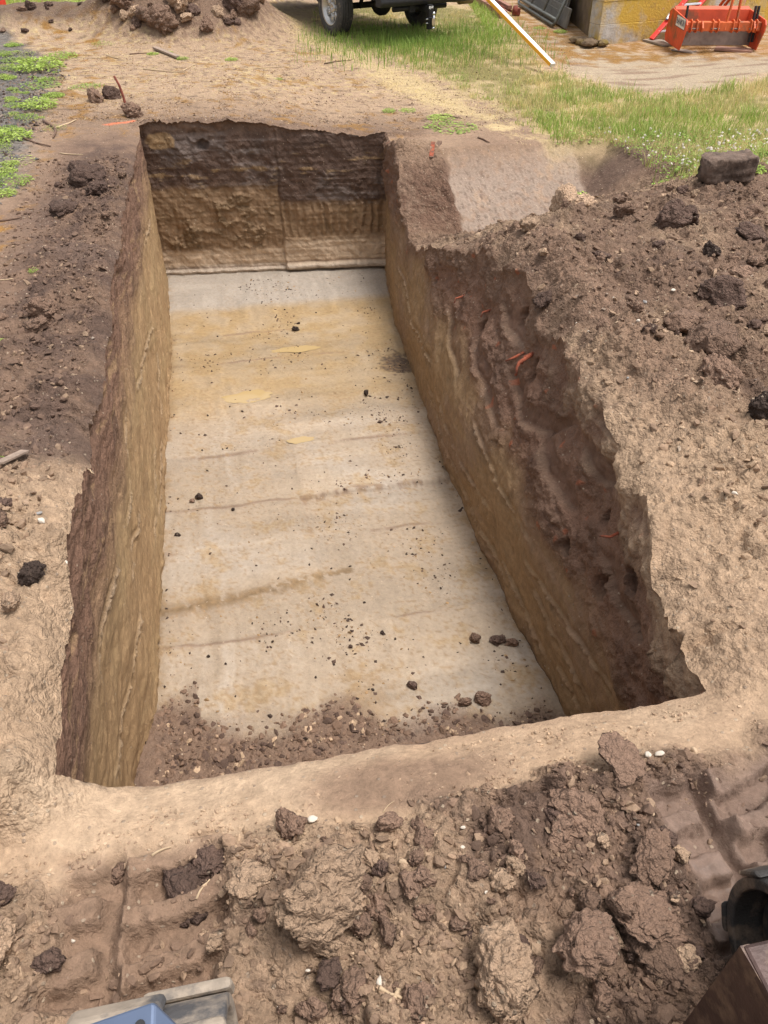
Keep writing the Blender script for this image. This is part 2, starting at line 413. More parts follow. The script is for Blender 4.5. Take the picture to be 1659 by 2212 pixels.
def Zfull(u, v):
    u = np.asarray(u, float); v = np.asarray(v, float)
    u, v = [np.array(q) for q in np.broadcast_arrays(u, v)]
    k = masks(u, v)
    h, tone = detail(u, v, k)
    return G(u, v, k) + h + tracks(u, v, k), tone, k
def ground_z(x, y):
    u, v = xy2uv(x, y)
    return float(Zfull(np.array([u]), np.array([v]))[0][0])
def wobble(P):
    """shared offset of every earth surface, so neighbouring sheets meet"""
    x, y, z = P[..., 0], P[..., 1], P[..., 2]
    near = (1 - ss(np.hypot(x, y), 11, 14))
    o = np.zeros_like(P)
    for f, a, s in ((3.1, 0.020, 201), (11.0, 0.008, 207), (31.0, 0.0035, 213)):
        p, q = x * f + z * f * 0.8, y * f - z * f * 0.6
        o[..., 0] += a * pn(p, q, s); o[..., 1] += a * pn(p, q, s + 1)
        o[..., 2] += 0.3 * a * pn(p, q, s + 2)
    return P + o * near[..., None]

C = {k: lin(c) for k, c in dict(tan=(172, 145, 118), paletan=(188, 163, 136), brown=(122, 98, 81), dark=(94, 75, 64), black=(72, 58, 50), wdark=(112, 85, 69),
     moss=(146, 106, 50), straw=(196, 172, 128), path=(164, 147, 124), gravel=(100, 96, 92), purple=(124, 103, 90), greyface=(144, 125, 109),
     ochre=(156, 127, 93), mud=(154, 130, 95), floor=(160, 142, 121), floorgrey=(160, 148, 134), grassbase=(120, 112, 64), lichen=(120, 110, 60)).items()}

def ground_colour(u, v, z, tone, k):
    x, y = uv2xy(u, v)
    n1 = fbm(u * 0.9, v * 0.9, 301, 4); n2 = fbm(u * 3.3, v * 3.3, 305, 4); n3 = fbm(u * 13, v * 13, 309, 3)
    sh = u.shape
    c = np.broadcast_to(C['tan'], sh + (3,)).copy()
    c = c * (1 + .12 * fbm(x * 2.3, y * 2.3, 341, 3))[..., None]
    wet = np.zeros(sh)
    # far apron: trampled brown by the rim, drier and mossier away from it
    d_rim = np.maximum(u - u_far(v), 0)
    c = mix(c, C['brown'], np.clip(0.75 - 0.42 * d_rim + 0.5 * n1, 0, 0.9))
    lit = fbm(x * 9, y * 9, 317, 4); fine = fbm(x * 26, y * 26, 319, 3)
    c = mix(c, C['straw'], ss(lit + .5 * n1 + .4 * fine, 0.05, 0.35) * ss(d_rim, 0.8, 2.5) * 0.75)
    c = mix(c, C['moss'], ss(n2 * .7 + 0.5 * n1 + .5 * lit + .25 * fine, 0.12, 0.42) * ss(y, 8.5, 10.5) * (1 - ss(x, -0.5, 2.0)) * 0.75)
    c = mix(c, C['dark'], ss(fbm(x * 7 + 9, y * 7, 321, 4) + .3 * fine, 0.12, 0.4) * ss(u, 10, 10.3) * 0.6)
    c = mix(c, C['moss'], ss(n2 + 0.3 * n3, 0.05, 0.35) * ss(-v, 1.5, 1.9) * ss(u, 3.5, 4.5) * 0.85)
    c = mix(c, C['straw'], ss(-poly_sd(x, y, P_DRYPATH) + 0.5 * n2 + .2 * n3, -0.15, 0.3) * 0.8)
    sd = -poly_sd(x, y, P_GRASS) + 0.5 * n2
    c = mix(c, C['straw'] * 0.85, ss(sd, -0.1, 0.3) * 0.9)
    c = mix(c, C['grassbase'], ss(sd, 0.1, 0.6) * ss(n1 + n2 * 0.8, -0.35, 0.15) * 0.9)
    sd = -poly_sd(x, y, P_TRACKWAY) + 0.35 * n2
    c = mix(c, C['path'], ss(sd, -0.1, 0.35) * 0.9)
    c = mix(c, C['brown'] * 1.1, ss(sd, 0.1, 0.3) * ss(pn(x * 1.2, y * 5, 315) + n3 * .4, 0.15, 0.4) * 0.7)
    c = mix(c, C['moss'] * 0.9, ss(x, 2.1, 2.8) * ss(y + .5 * n2, 13.9, 14.6) * ss(n2 + .5 * lit + .3 * fine, -0.35, 0.2) * 0.9)
    sd = -poly_sd(x, y, P_GRAVEL) + 0.45 * n2
    c = mix(c, C['gravel'] * (0.7 + 0.8 * (hf(np.floor(x * 22), np.floor(y * 22), 5)))[..., None], ss(sd, -0.15, 0.35) * 0.92)
    c = mix(c, C['dark'], ss(np.exp(-(((x + 6.2) / 2.2) ** 2 + ((y - 17) / 1.0) ** 2)), 0.3, 0.7) * 0.8)
    c = mix(c, C['brown'], ss(np.exp(-(((x + 3.55) / 1.9) ** 2 + ((y - 16.9) / 1.75) ** 2)) + .3 * n3, 0.3, 0.6) * 0.95)
    c = mix(c, mix(C['brown'] + 0 * c, C['dark'], ss(n2 + .5 * n3, -.1, .4)), k['farrim'] * .6)
    c = c * (1 - .12 * ss(u, 10, 10.4) * (x < 2.5))[..., None]
    # left strip by the rim
    w = ss(v, -2.1 + 0.3 * n2, -1.5 + 0.3 * n2) * ss(-v, 0.4, 0.7) * ss(u, 1.4, 1.6) * (1 - ss(u, 9.2, 10.4))
    lc = mix(C['brown'] * 0.9 + 0 * c, C['dark'], ss(n2 + 0.4 * n1, -0.3, 0.2))
    lc = mix(lc, C['purple'], ss(n1, 0.15, 0.5) * 0.35)
    lc = mix(lc, C['tan'], (1 - ss(u + 0.4 * n2, 2.9, 3.7)) * 0.9)
    c = mix(c, lc, w)
    # foreground
    lip = ss(1.55 - u, -0.05, 0.05) * ss(v, -1.6, -1.2)
    fc = mix(C['tan'] * 1.0 + 0 * c, C['brown'], np.clip(ss(v + 0.9 * n1 + 0.3 * n2, 0.0, 0.6) * .55 + .45, 0, 1) * (0.12 + 0.88 * k['fore']))
    fc = mix(fc, C['paletan'], ss(n1 + 0.4 * n2, 0.0, 0.4) * 0.6 * (1 - k['fore']))
    fc = mix(fc, C['brown'], ss(np.exp(-((u - 1.36) / 0.16) ** 2 - ((v - 0.35) / 0.45) ** 2) + 0.3 * n2, 0.35, 0.8) * 0.75)
    fc = mix(fc, C['dark'], ss(n2 + 0.5 * n3 + 0.3 * v, 0.12, 0.5) * 0.75 * k['fore'])
    fc = mix(fc, C['purple'], k['trkR'] * 0.85)
    wet = np.maximum(wet, lip * k['trkR'] * (0.35 + 0.5 * ss(n2, -0.2, 0.3)))
    fc = mix(fc, C['brown'] * 1.08, k['trkL'] * 0.75)
    c = mix(c, fc, lip)
    # right spoil and rim
    rr = ss(v, 1.3, 1.5) * ss(u, 1.5, 1.6) * (1 - ss(u, 8.8, 9.6)) * (1 - ss(v, 5.2, 5.9) * ss(u, 4.8, 6.2))
    rc = mix(C['brown'] * .94 + 0 * c, C['tan'] * 0.9, ss(n1 + 0.5 * n2, -0.15, 0.4) * 0.7)
    rc = mix(rc, C['dark'], ss(n2 - 0.3 * n1 + 0.3 * n3, 0.15, 0.45) * 0.75)
    rc = mix(rc, C['tan'] * 1.04, (1 - ss(u + 0.35 * (v - 1.8) + 0.5 * n2, 3.0, 4.4)) * (1 - ss(v + .4 * n2, 2.2, 2.9)) * 0.75)
    rc = mix(rc, C['brown'] * 1.2, np.exp(-((v - 2.30 + 0.08 * n2) / 0.16) ** 2) * ss(u, 2.8, 3.5) * (1 - ss(u, 6, 6.5)) * 0.7)
    rc = mix(rc, C['dark'], ss(u, 8.3, 8.5) * (1 - ss(u, 9.0, 9.5)) * (1 - face_w(u, v)) * ss(u + v, 10.3, 10.6) * 0.8)
    rc = mix(rc, mix(C['wdark'] * .95 + 0 * c, C['brown'], ss(n2 + .5 * n3, 0, .4)), k['pillar'] * ss(u, 8.0, 8.4) * .85)
    fcv = mix(C['greyface'] + 0 * c, C['tan'], ss(n2 + 0.5 * n3, 0.1, 0.4) * 0.6)
    fcv = mix(fcv, C['brown'] * 1.05, ss(n3 + 0.4 * n2, 0.05, 0.3) * 0.55)
    ck = np.abs(fbm(u * 3.1, v * 5.1, 331, 4)); fcv = mix(fcv, C['dark'], (1 - ss(ck, 0.0, 0.03)) * 0.7)
    fl = fbm(u * 17, v * 17, 335, 3); fcv = mix(fcv, C['dark'] * 1.1, ss(fl, 0.22, 0.36) * 0.6)
    fcv = fcv * (1 + .10 * pn(u * 3, v * 34, 337))[..., None]
    rc = mix(rc, fcv, face_w(u, v))
    wet = np.maximum(wet, rr * face_w(u, v) * 0.45)
    c = mix(c, rc, rr)
    c = c * (1 + 0.6 * (tone - 0.5) + 0.22 * n3)[..., None]
    # sprayed utility mark near the far left corner
    m0, m1 = at(232, 268), at(288, 262)
    d, _ = seg_dist(x, y, [(m0.x, m0.y), (m1.x, m1.y)])
    c = mix(c, lin((226, 120, 84)), ss(0.045 - d + 0.03 * n3, 0, 0.03) * 0.9)
    return np.concatenate([np.clip(c, 0.01, 0.9), wet[..., None]], -1)

def stretch(a, b, n, far=None, nf=0, far_first=False):
    """even samples a..b then growing steps out to far"""
    base = np.linspace(a, b, n)
    if far is None: return base
    step = (b - a) / (n - 1)
    r = 1.0
    lo, hi = 1.0, 3.0
    for _ in range(60):
        r = (lo + hi) / 2
        tot = abs(step) * sum(r ** i for i in range(1, nf + 1))
        lo, hi = (r, hi) if tot < abs(far - b) else (lo, r)
    ext = b + np.cumsum([step * r ** i for i in range(1, nf + 1)])
    return np.concatenate([base, ext])

def ground_patch(U, V):
    z, tone, k = Zfull(U, V)
    x, y = uv2xy(U, V)
    P = wobble(np.stack([x, y, z], -1))
    rough = np.clip(0.12 + k['loose'] + 0.9 * k['spoil'] + 0.8 * k['leftrim'] + 0.6 * k['leftmound'] + 0.7 * k['rbank'] + .8 * k['pillar'] + .6 * k['farrim'] + 0.35 * ss(U, 10, 10.5), 0, 1) * (1 - 0.9 * face_w(U, V)) * (1 - 0.75 * k['trkR'])
    return P, ground_colour(U, V, z, tone, k), rough
gv, gf, gc, gr = [], [], [], []
def add_patch(U, V, flip):
    P, c, r = ground_patch(U, V); gr.append(r.ravel())
    off = sum(len(a) for a in gv)
    gv.append(P.reshape(-1, 3)); gc.append(c.reshape(-1, 4)); gf.append(grid_faces(*U.shape, flip) + off)

# left strip
ul = np.linspace(0, 1, 560)[:, None]
tl = stretch(0, 2.6, 170, 60, 45)[None, :]
Ub = UN - .05 + (10.3 - UN) * ul + 0 * tl              # runs a little under its neighbours
add_patch(Ub, v_left_top(Ub) - tl, False)
# right strip
ur = np.linspace(0, 1, 640)[:, None]
tr = stretch(0, 3.9, 300, 60, 45)[None, :]
Ur = UN - .05 + (u_far(1.95) + .1 - UN) * ur + 0 * tr
add_patch(Ur, v_right_top(Ur) + tr, True)
# near ground, columns meet the two strips' edges
vl0, vr0 = float(v_left_top(np.array([UN]))[0]), float(v_right_top(np.array([UN]))[0])
vn = np.concatenate([(vl0 - stretch(0, 0.9, 90, 60, 40))[::-1][:-1], np.linspace(vl0, vr0, 300), (vr0 + stretch(0, 0.9, 90, 60, 40))[1:]])
un = (UN - stretch(0, 1.35, 190, 60, 50))[:, None]
add_patch(un + 0 * vn[None, :], vn[None, :] + 0 * un, False)
# far ground, starts on the far rim line
uf10 = float(u_far(1.95))
vl1, vr1 = float(v_left_top(np.array([10.2]))[0]), float(v_right_top(np.array([uf10]))[0])
vf = np.concatenate([(vl1 - stretch(0, 5.0, 115, 160, 35))[::-1][:-1], np.linspace(vl1, vr1, 130), (vr1 + stretch(0, 7.0, 165, 160, 35))[1:]])
u0 = np.interp(vf, [vl1, vr1], [10.2, uf10])[None, :] + (u_top(vf) - u_far(vf))[None, :]
tf = stretch(0, 9.0, 270, 220, 45)[:, None]
add_patch(u0 + tf, vf[None, :] + 0 * tf, True)
me = np_mesh('ground', np.concatenate(gv), np.concatenate(gf), M_SOIL, np.concatenate(gc), rough=np.concatenate(gr))
tag(link('ground', me), 'trampled brown earth around the pit with moss and loose spoil', kind='structure')
del gv, gf, gc

# ---------------------------------------------------------------- pit floor
FZ = -1.85
def floor_z(u, v):
    z = FZ + 0.035 * ss(u, 9.1, 10.1) ** 1.3
    z = z + 0.05 * ss(-u, -3.3, -2.4) + 0.10 * ss(-u, -2.7, -1.6)
    n = fbm(u * 1.1, v * 1.1, 401, 3)
    z = z + 0.005 * n + 0.002 * pn(u * 14, v * 2.0, 403) + 0.002 * fbm(u * 25, v * 25, 405, 2)
    # bucket passes: low steps across, one along
    for uu, v0, v1, h in ((5.22, 0.30, 1.6, 0.04), (6.75, -0.8, 1.6, 0.016), (4.15, -0.9, 0.3, 0.02), (6.0, -.9, 1.6, .012), (3.72, -.9, 1.6, -.012), (7.6, -0.9, 1.7, -0.006)):
        w = ss(v, v0 - 0.03, v0 + 0.03) * (1 - ss(v, v1 - 0.03, v1 + 0.03))
        e = u - uu - 0.03 * pn(v * 2, 0 * v, 7)
        z = z + w * h * (ss(e, -0.02, 0.02) - 0.5) * np.exp(-(e / 0.6) ** 2)
    d, t = seg_dist(u, v, [(4.08, -0.86), (4.12, -0.3), (4.22, 0.30), (4.25, 0.6)])
    z = z + 0.018 * np.exp(-(d / 0.04) ** 2) * (0.6 + 0.8 * pn(u * 18, v * 18, 409)) * (1 - t)
    d1, i1 = domes(u, v, 0.05, 431, 0.8, 0.25, 0.7)
    rub = rubble_w(u, v)
    z = z + rub * (0.6 * d1 + 0.02 * (fbm(u * 6, v * 6, 413, 3) + 0.5))
    return z
def rubble_w(u, v):
    e = 0.25 * fbm(u * 2.5, v * 2.5, 417, 3)
    return ss(-u + e + 0.25 * (v < -0.6) - 0.28 * ss(v, 0.2, 1.2), -3.15, -2.85)
nU, nV = 540, 170
us = np.linspace(0, 1, nU)[:, None]; vs = np.linspace(0, 1, nV)[None, :]
Uf = UN + (10.2 - UN) * us + 0 * vs
Ul, Ur_ = v_left_bot(Uf), v_right_bot(Uf)
Vf = Ul + (Ur_ - Ul) * vs
Uf = UN + (u_far(Vf) - UN) * us
zf = floor_z(Uf, Vf)
x, y = uv2xy(Uf, Vf)
n1 = fbm(Uf * 0.8, Vf * 0.8, 451, 4); n2 = fbm(Uf * 3, Vf * 3, 453, 4); n3 = fbm(Uf * 14, Vf * 14, 455, 3)
st = (pn(Uf * 5 + .6 * n2, Vf * 0.7, 457) + 0.6 * pn(Uf * 13 + n2, Vf * 1.1, 459)) * ss(fbm(Uf * .7, Vf * .7, 467, 2), -.25, .3)      # scrape marks across
sl = (pn(Uf * .8, Vf * 11 + n2, 461) + 0.6 * pn(Uf * 1.5, Vf * 30 + n2, 463)) * ss(-fbm(Uf * .7, Vf * .7, 467, 2), -.2, .3)       # drag marks along
c = np.broadcast_to(C['floor'], Uf.shape + (3,)).copy()
c = mix(c, C['floorgrey'], ss(n1 + 0.3 * sl, -0.1, 0.5) * 0.7)
mud = ss(Uf + 0.5 * n1, 6.3, 7.1) * (1 - ss(Uf + 0.15 * n2, 9.0, 9.3))
c = mix(c, C['mud'], mud * (0.6 + 0.4 * ss(n2, -0.3, 0.3)))
c = mix(c, C['mud'] * 0.8, mud * ss(st + n2, 0.3, 0.8) * 0.45)
far = ss(Uf + 0.1 * n2, 9.0, 9.25)
c = mix(c, C['floorgrey'] * 0.95, far)
c = mix(c, C['mud'] * 0.95, ss(n2 + 0.4 * n3, 0.12, 0.42) * (1 - far) * (1 - mud) * 0.55)
for uu in (5.22, 6.0, 6.75, 4.7, 3.72, 8.4, 7.75):
    c = mix(c, C['brown'], np.exp(-((Uf - uu - 0.025 * pn(Vf * 1.5, 0 * Vf + uu, 8)) / 0.018) ** 2) * ss(pn(Vf * 1.4, Uf * 0 + uu * 3, 9) + .4 * n3, -0.1, 0.3) * 0.8)
d, t = seg_dist(Uf, Vf, [(4.08, -0.86), (4.12, -0.3), (4.22, 0.30), (4.25, 0.6)])
c = mix(c, C['ochre'] * 0.55, np.exp(-(d / 0.06) ** 2) * ss(n3 + 0.6 - 0.6 * t, 0, 0.4) * 0.9)
d, t = seg_dist(Uf, Vf, [(5.20, .30), (5.24, .9), (5.22, 1.6)])
c = mix(c, C['brown'] * .8, np.exp(-(d / 0.035) ** 2) * ss(n3 + .5 * n2, -.2, .3) * .8)
d, t = seg_dist(Uf, Vf, [(5.2, .30), (4.75, .31)])
c = mix(c, C['brown'], np.exp(-(d / 0.02) ** 2) * ss(n3 + .5 * n2, -.2, .3) * .6)
d = np.hypot((Uf - 3.0) / 0.45, (Vf - 0.45) / 0.4)
c = mix(c, C['ochre'] * 0.75, ss(1 - d + 0.6 * n3, 0.2, 0.8) * 0.55)
d = np.hypot((Uf - 7.35) / 0.40, (Vf - 1.62) / 0.32)
c = mix(c, C['black'], ss(1 - d + 0.7 * n3 + 0.3 * n2, 0.25, 0.6) * 0.9)
wv = .02 * pn(Vf * 2, Uf * 0, 469)
half = Vf > .30 + .03 * pn(Uf * 2, Vf * 0, 471)
for uu, tn, which in ((3.05, .05, 2), (3.72, -.06, 2), (4.15, .07, 0), (4.72, -.07, 0), (5.22, .10, 1), (5.55, -.06, 0), (6.0, .07, 2), (6.4, -.09, 1), (6.75, .05, 2), (7.55, -.06, 2), (8.3, .06, 2)):
    m_ = 1.0 if which == 2 else (half if which == 1 else ~half)
    c = c * (1 + tn * m_ * ss(Uf + wv, uu - .008, uu + .008) * (1 - ss(Uf, uu + .25, uu + 1.1)))[..., None]
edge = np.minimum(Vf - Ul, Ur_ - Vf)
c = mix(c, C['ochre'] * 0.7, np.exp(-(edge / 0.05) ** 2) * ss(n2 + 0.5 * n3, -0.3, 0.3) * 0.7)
rub = rubble_w(Uf, Vf)
c = mix(c, mix(C['brown'] + 0 * c, C['dark'], ss(n3, -0.2, 0.4) * 0.7), rub * 0.95)
fl = fbm(Uf * 30, Vf * 30, 465, 3); fl2 = ss(fl + .5 * n2 + .2 * n3, .08, .4)
c = mix(c, C['ochre'] * .78, fl2 * (1 - rub) * .6 * (1 - .6 * far))
c = c * (1 + 0.13 * n3 + 0.16 * st * (1 - rub) + 0.13 * sl + .10 * n2 * (1 - far))[..., None]
wet = np.clip((0.25 + 0.45 * mud * ss(n2 + 0.3 * st, -0.3, 0.25) + 0.35 * ss(n1 + 0.25 * st, 0.1, 0.5)) * (1 - 0.95 * rub) * (1 - 0.3 * far), 0, 1)
P = wobble(np.stack([x, y, zf], -1))
P_FLOOR_EDGE = dict(left=P[:, 0].copy(), right=P[:, -1].copy(), far=P[-1].copy(), near=P[0].copy())
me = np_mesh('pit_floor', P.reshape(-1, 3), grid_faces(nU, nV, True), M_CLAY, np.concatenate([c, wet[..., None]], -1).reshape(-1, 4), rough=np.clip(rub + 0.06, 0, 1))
tag(link('pit_floor', me), 'scraped tan clay floor of the pit with muddy wet patches', kind='structure')

# ---------------------------------------------------------------- pit walls
def wall_sheet(name, label, U0, V0, Z0, U1, V1, Z1, bulge, nz, normal, paint, flip, s=None):
    """bottom edge (U0,V0,Z0) to top edge (U1,V1,Z1), all 1-D arrays of the same length"""
    s = np.linspace(0, 1, nz)[None, :]
    U = U0[:, None] + (U1 - U0)[:, None] * s
    Z = Z0[:, None] + (Z1 - Z0)[:, None] * s
    V = V0[:, None] + (V1 - V0)[:, None] * bulge(s, Z, U)
    push, col, rough = paint(U, V, Z, s)
    taper = ss(s, 0, 0.03) * (1 - ss(s, 0.985, 1.0))
    x, y = uv2xy(U + normal[0] * push * taper, V + normal[1] * push * taper)
    P = wobble(np.stack([x, y, Z], -1))
    # the sheet's edges are those of floor and ground
    me = np_mesh(name, P.reshape(-1, 3), grid_faces(P.shape[0], P.shape[1], flip), M_CLAY, col.reshape(-1, 4), rough=rough)
    return tag(link(name, me), label, kind='structure')

# left wall: dark topsoil above smeared ochre clay, bucket tooth scores running along
uu = Ub[:, 0].copy()                                     # same stations as the ground strip, so the rims meet
LSCORES = [[(7.18, -1.07), (6.2, -.9), (5.39, -.79)], [(7.17, -1.33), (6.6, -1.45), (6.28, -1.64)], [(4.82, -.52), (4.11, -.8), (3.78, -.78)],
           [(5.63, -1.37), (5.33, -1.5), (4.45, -1.56)], [(3.36, -.67), (2.92, -.61), (2.5, -.66)], [(6.17, -1.7), (4.89, -1.68)], [(9.2, -.7), (8.0, -.62)], [(3.6, -1.25), (2.9, -1.3), (2.3, -1.22)], [(4.3, -1.05), (3.5, -1.0)]]
def paint_left(U, V, Z, s):
    n1 = fbm(U * 0.9, Z * 2, 501, 3); n2 = fbm(U * 2.2, Z * 7, 503, 4); n3 = fbm(U * 12, Z * 16, 505, 3)
    stk = pn(U * 1.6 + 0.3 * Z, Z * 24 + U * 1.5, 507) + 0.5 * pn(U * 4, Z * 60 + U * 4, 509)
    dark = ss(Z + 0.20 * n1 + 0.16 * n2 + 0.06 * stk, -0.75, -0.30)
    c = np.broadcast_to(C['ochre'], U.shape + (3,)).copy()
    c = mix(c, C['mud'], ss(n1 + 0.3 * stk, -0.2, 0.4) * 0.6)
    c = mix(c, C['ochre'] * 0.62, ss(n2 + 0.4 * stk, 0.25, 0.6) * 0.6)
    c = mix(c, mix(C['wdark'] * 1.15 + 0 * c, C['wdark'] * .8, ss(n2, -0.1, 0.3)), dark)
    c = mix(c, C['ochre'], dark * ss(stk + n2, 0.35, 0.7) * 0.5)
    push = 0.014 * n1 + 0.0015 * stk * (1 - dark) + 0.004 * fbm(U * 5, Z * 8, 517, 3) + 0.02 * dark * n2 + 0.006 * n3 * (0.4 + dark) - 0.05 * ss(Z, -0.35, 0.0) * ss(n2, 0, .4)
    for L_ in LSCORES:
        wob = 0.015 * pn(U * 6, Z * 0, 511)
        d, t = seg_dist(U, Z + wob, L_)
        fade = ss(t, 0, 0.1) * (1 - ss(t, 0.9, 1))
        r = np.exp(-(d / 0.008) ** 2) * fade * ss(n3 + n2, -.5, .1)
        below = np.exp(-((d - 0.025) / 0.02) ** 2) * fade
        push = push + 0.022 * r * (0.7 + 0.5 * pn(U * 25, Z * 25, 513)) - 0.006 * below
        c = mix(c, C['paletan'] * 1.05, np.clip(r, 0, 1) * 0.6)
        c = mix(c, C['ochre'] * 0.5, below * 0.35)
    crumbs = np.exp(-(s / 0.035) ** 2) * ss(n3 + n2, -0.2, 0.3)
    push = push + 0.03 * crumbs * (0.5 + domes(U, Z, 0.04, 515, 0.9)[0] / 0.03)
    c = c * (1 + 0.16 * n3 + 0.05 * stk + .12 * ss(fbm(U * 20, Z * 20, 519, 3), .1, .4))[..., None]
    wet = 0.30 * (1 - dark) + 0.2 * ss(n1, 0.1, 0.4)
    return push, np.concatenate([np.clip(c, 0.01, 0.8), wet[..., None]], -1), 0.08 + 0.5 * dark
vb, vt = v_left_bot(uu), v_left_top(uu)
wall_sheet('pit_wall_left', 'smeared ochre clay side of the pit below dark topsoil', uu, vb, floor_z(uu, vb), uu, vt, Zfull(uu, vt)[0],
           lambda s, Z, U: s, 140, (0, 1), paint_left, False)

# right wall: clay below, then a crumbling dark slope scored by curved bucket passes
RSCORES = [[(5.98, -1.42), (5.29, -1.49), (4.2, -1.44)], [(3.42, -1.39), (2.99, -1.44), (2.4, -1.43)], [(3.92, -1.6), (3.01, -1.73)], [(3.59, -1.31), (2.9, -1.22), (2.2, -1.09)],
           [(6.6, -1.55), (4.79, -1.72), (3.64, -1.7)], [(5.0, -1.05), (4.2, -1.15), (3.5, -1.12)], [(8.6, -1.2), (7.2, -1.35), (6.2, -1.3)], [(2.9, -1.6), (2.3, -1.62)]]
GOUGES = [[(4.95, -0.52), (4.6, -0.66), (4.34, -0.70), (3.95, -0.58), (3.6, -0.25)], [(4.1, -0.60), (3.7, -0.70), (3.27, -0.68)], [(3.62, -0.36), (3.24, -0.42), (2.95, -0.30)],
          [(5.9, -0.50), (5.5, -0.72), (5.0, -0.85), (4.5, -0.90)], [(6.5, -0.75), (6.0, -0.95), (5.4, -1.05)], [(3.5, -0.16), (3.0, -0.12)], [(5.5, -0.28), (5.2, -0.42), (4.8, -0.40)], [(2.9, -0.62), (2.5, -0.70), (2.1, -0.55)]]
HOLES = [(5.65, -0.62, .06), (4.55, -0.45, .07), (3.2, -0.85, .05), (2.72, -0.75, .08), (2.45, -0.42, .06), (5.1, -0.30, .06), (6.9, -0.72, .04), (3.02, -0.5, .04)]
def paint_right(U, V, Z, s):
    n1 = fbm(U * 0.9, Z * 1.6, 601, 3); n2 = fbm(U * 3, Z * 4, 603, 4); n3 = fbm(U * 13, Z * 13, 605, 3)
    # arcs of the bucket: steps along a family of shallow curves
    q = Z + 0.18 * np.sin(U * 1.25 + 0.9) - 0.06 * U + 0.03 * n1
    stk = pn(U * 1.5, q * 26, 607) + 0.5 * pn(U * 3.4, q * 60, 609)
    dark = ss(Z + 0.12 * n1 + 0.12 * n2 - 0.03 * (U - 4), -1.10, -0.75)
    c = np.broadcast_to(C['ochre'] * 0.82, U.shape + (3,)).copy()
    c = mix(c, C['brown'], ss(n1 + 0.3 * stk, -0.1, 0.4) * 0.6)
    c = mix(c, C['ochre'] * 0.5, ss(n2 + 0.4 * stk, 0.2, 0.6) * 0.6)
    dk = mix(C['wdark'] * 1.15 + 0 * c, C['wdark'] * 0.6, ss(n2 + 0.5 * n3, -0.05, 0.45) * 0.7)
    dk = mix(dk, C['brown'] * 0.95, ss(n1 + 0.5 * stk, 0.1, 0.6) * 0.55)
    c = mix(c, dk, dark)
    top = ss(s + 0.16 * n2 + .08 * n3, 0.80, 1.0)
    c = mix(c, mix(C['brown'] + 0 * c, C['tan'] * .92, ss(3.6 - U + n2, -1, 1)), top * 0.9)
    f = q / 0.17 - np.floor(q / 0.17)
    step = ss(f, 0, 0.75) - ss(f, 0.82, 1.0)
    push = 0.03 * n1 + 0.006 * step * (0.25 + 0.75 * dark) * ss(n1 + 0.4 * n2, -0.4, 0.3) + dark * (1 - .0) * (0.02 * n2 + 0.008 * n3) + 0.006 * n3
    lump, _ = domes(U + 0.02 * n2, Z + 0.02 * n3, 0.09, 611, 0.55, 0.2, 0.6)
    smooth = np.zeros_like(U)
    for L_ in GOUGES:
        xs = [p[0] for p in L_][::-1]; zs_ = [p[1] for p in L_][::-1]
        dz = Z - np.interp(U, xs, zs_) + 0.03 * n1 + .012 * pn(U * 5, Z * 0, 629)
        tt = np.clip((U - xs[0]) / (xs[-1] - xs[0]), 0, 1)
        along = ss(tt, 0, .18) * (1 - ss(tt, .82, 1)) * (U > xs[0]) * (U < xs[-1])
        w = .17 * np.sin(np.clip(tt, .02, .98) * np.pi) ** .6 + 1e-3
        g = ss(dz, -.016, .010) * (1 - np.clip(dz / w, 0, 1)) * along
        rim = np.exp(-(np.minimum(dz, 0) / 0.018) ** 2) * (dz <= 0) * along
        smooth = np.maximum(smooth, ss(dz, -.01, .015) * (1 - ss(dz, w * .7, w)) * along)
        push = push - 0.036 * g + 0.006 * rim
        c = mix(c, C['wdark'] * .9, np.clip(smooth, 0, 1) * .5 * along)
        c = mix(c, C['tan'] * 0.7, np.exp(-(dz / .009) ** 2) * along * 0.25)
    push = push + dark * (1 - smooth) * ss(n2 + n1, -0.1, 0.4) * lump * 0.35 + dark * (1 - smooth) * ss(n2 + .6 * n1, -.35, .25) * (.018 * billow(U * 9, Z * 9, 623) + .014 * billow(U * 22, Z * 22, 625) + .008 * billow(U * 48, Z * 48, 627))
    for (a, b, r) in HOLES:
        d = np.hypot((U - a) + 0.03 * n3, (Z - b) * 0.8 + 0.03 * n2)
        push = push - 0.16 * (1 - ss(d, r * 0.4, r * 1.1))
    for L_ in RSCORES:
        d, t = seg_dist(U, Z + 0.012 * pn(U * 6, Z * 0, 613), L_)
        fade = ss(t, 0, 0.1) * (1 - ss(t, 0.9, 1))
        r = np.exp(-(d / 0.009) ** 2) * fade * ss(n3 + n2, -.5, .1)
        push = push + 0.024 * r * (0.7 + 0.5 * pn(U * 25, Z * 25, 615)) - 0.01 * np.exp(-((d - 0.03) / 0.02) ** 2) * fade
        c = mix(c, C['tan'] * 0.9, np.clip(r, 0, 1) * 0.5)
    crumbs = np.exp(-(s / 0.04) ** 2) * ss(n3 + n2, -0.3, 0.3)
    push = push + 0.02 * crumbs * (0.5 + domes(U, Z, 0.04, 617, 0.9)[0] / 0.03)
    c = mix(c, lin((176, 88, 50)), ss(fbm(U * 9, Z * 9, 619, 2), 0.52, 0.6) * dark * 0.4)
    c = c * (1 + 0.25 * n3 + 0.12 * stk)[..., None]
    wet = np.clip(0.22 + 0.08 * smooth + 0.15 * ss(n1, 0.1, 0.4), 0, 1) * (1 - top)
    return push, np.concatenate([np.clip(c, 0.01, 0.8), wet[..., None]], -1), (0.12 + 0.75 * dark) * (1 - 0.85 * smooth)
uu = Ur[:, 0].copy()
vb, vt = v_right_bot(uu), v_right_top(uu)
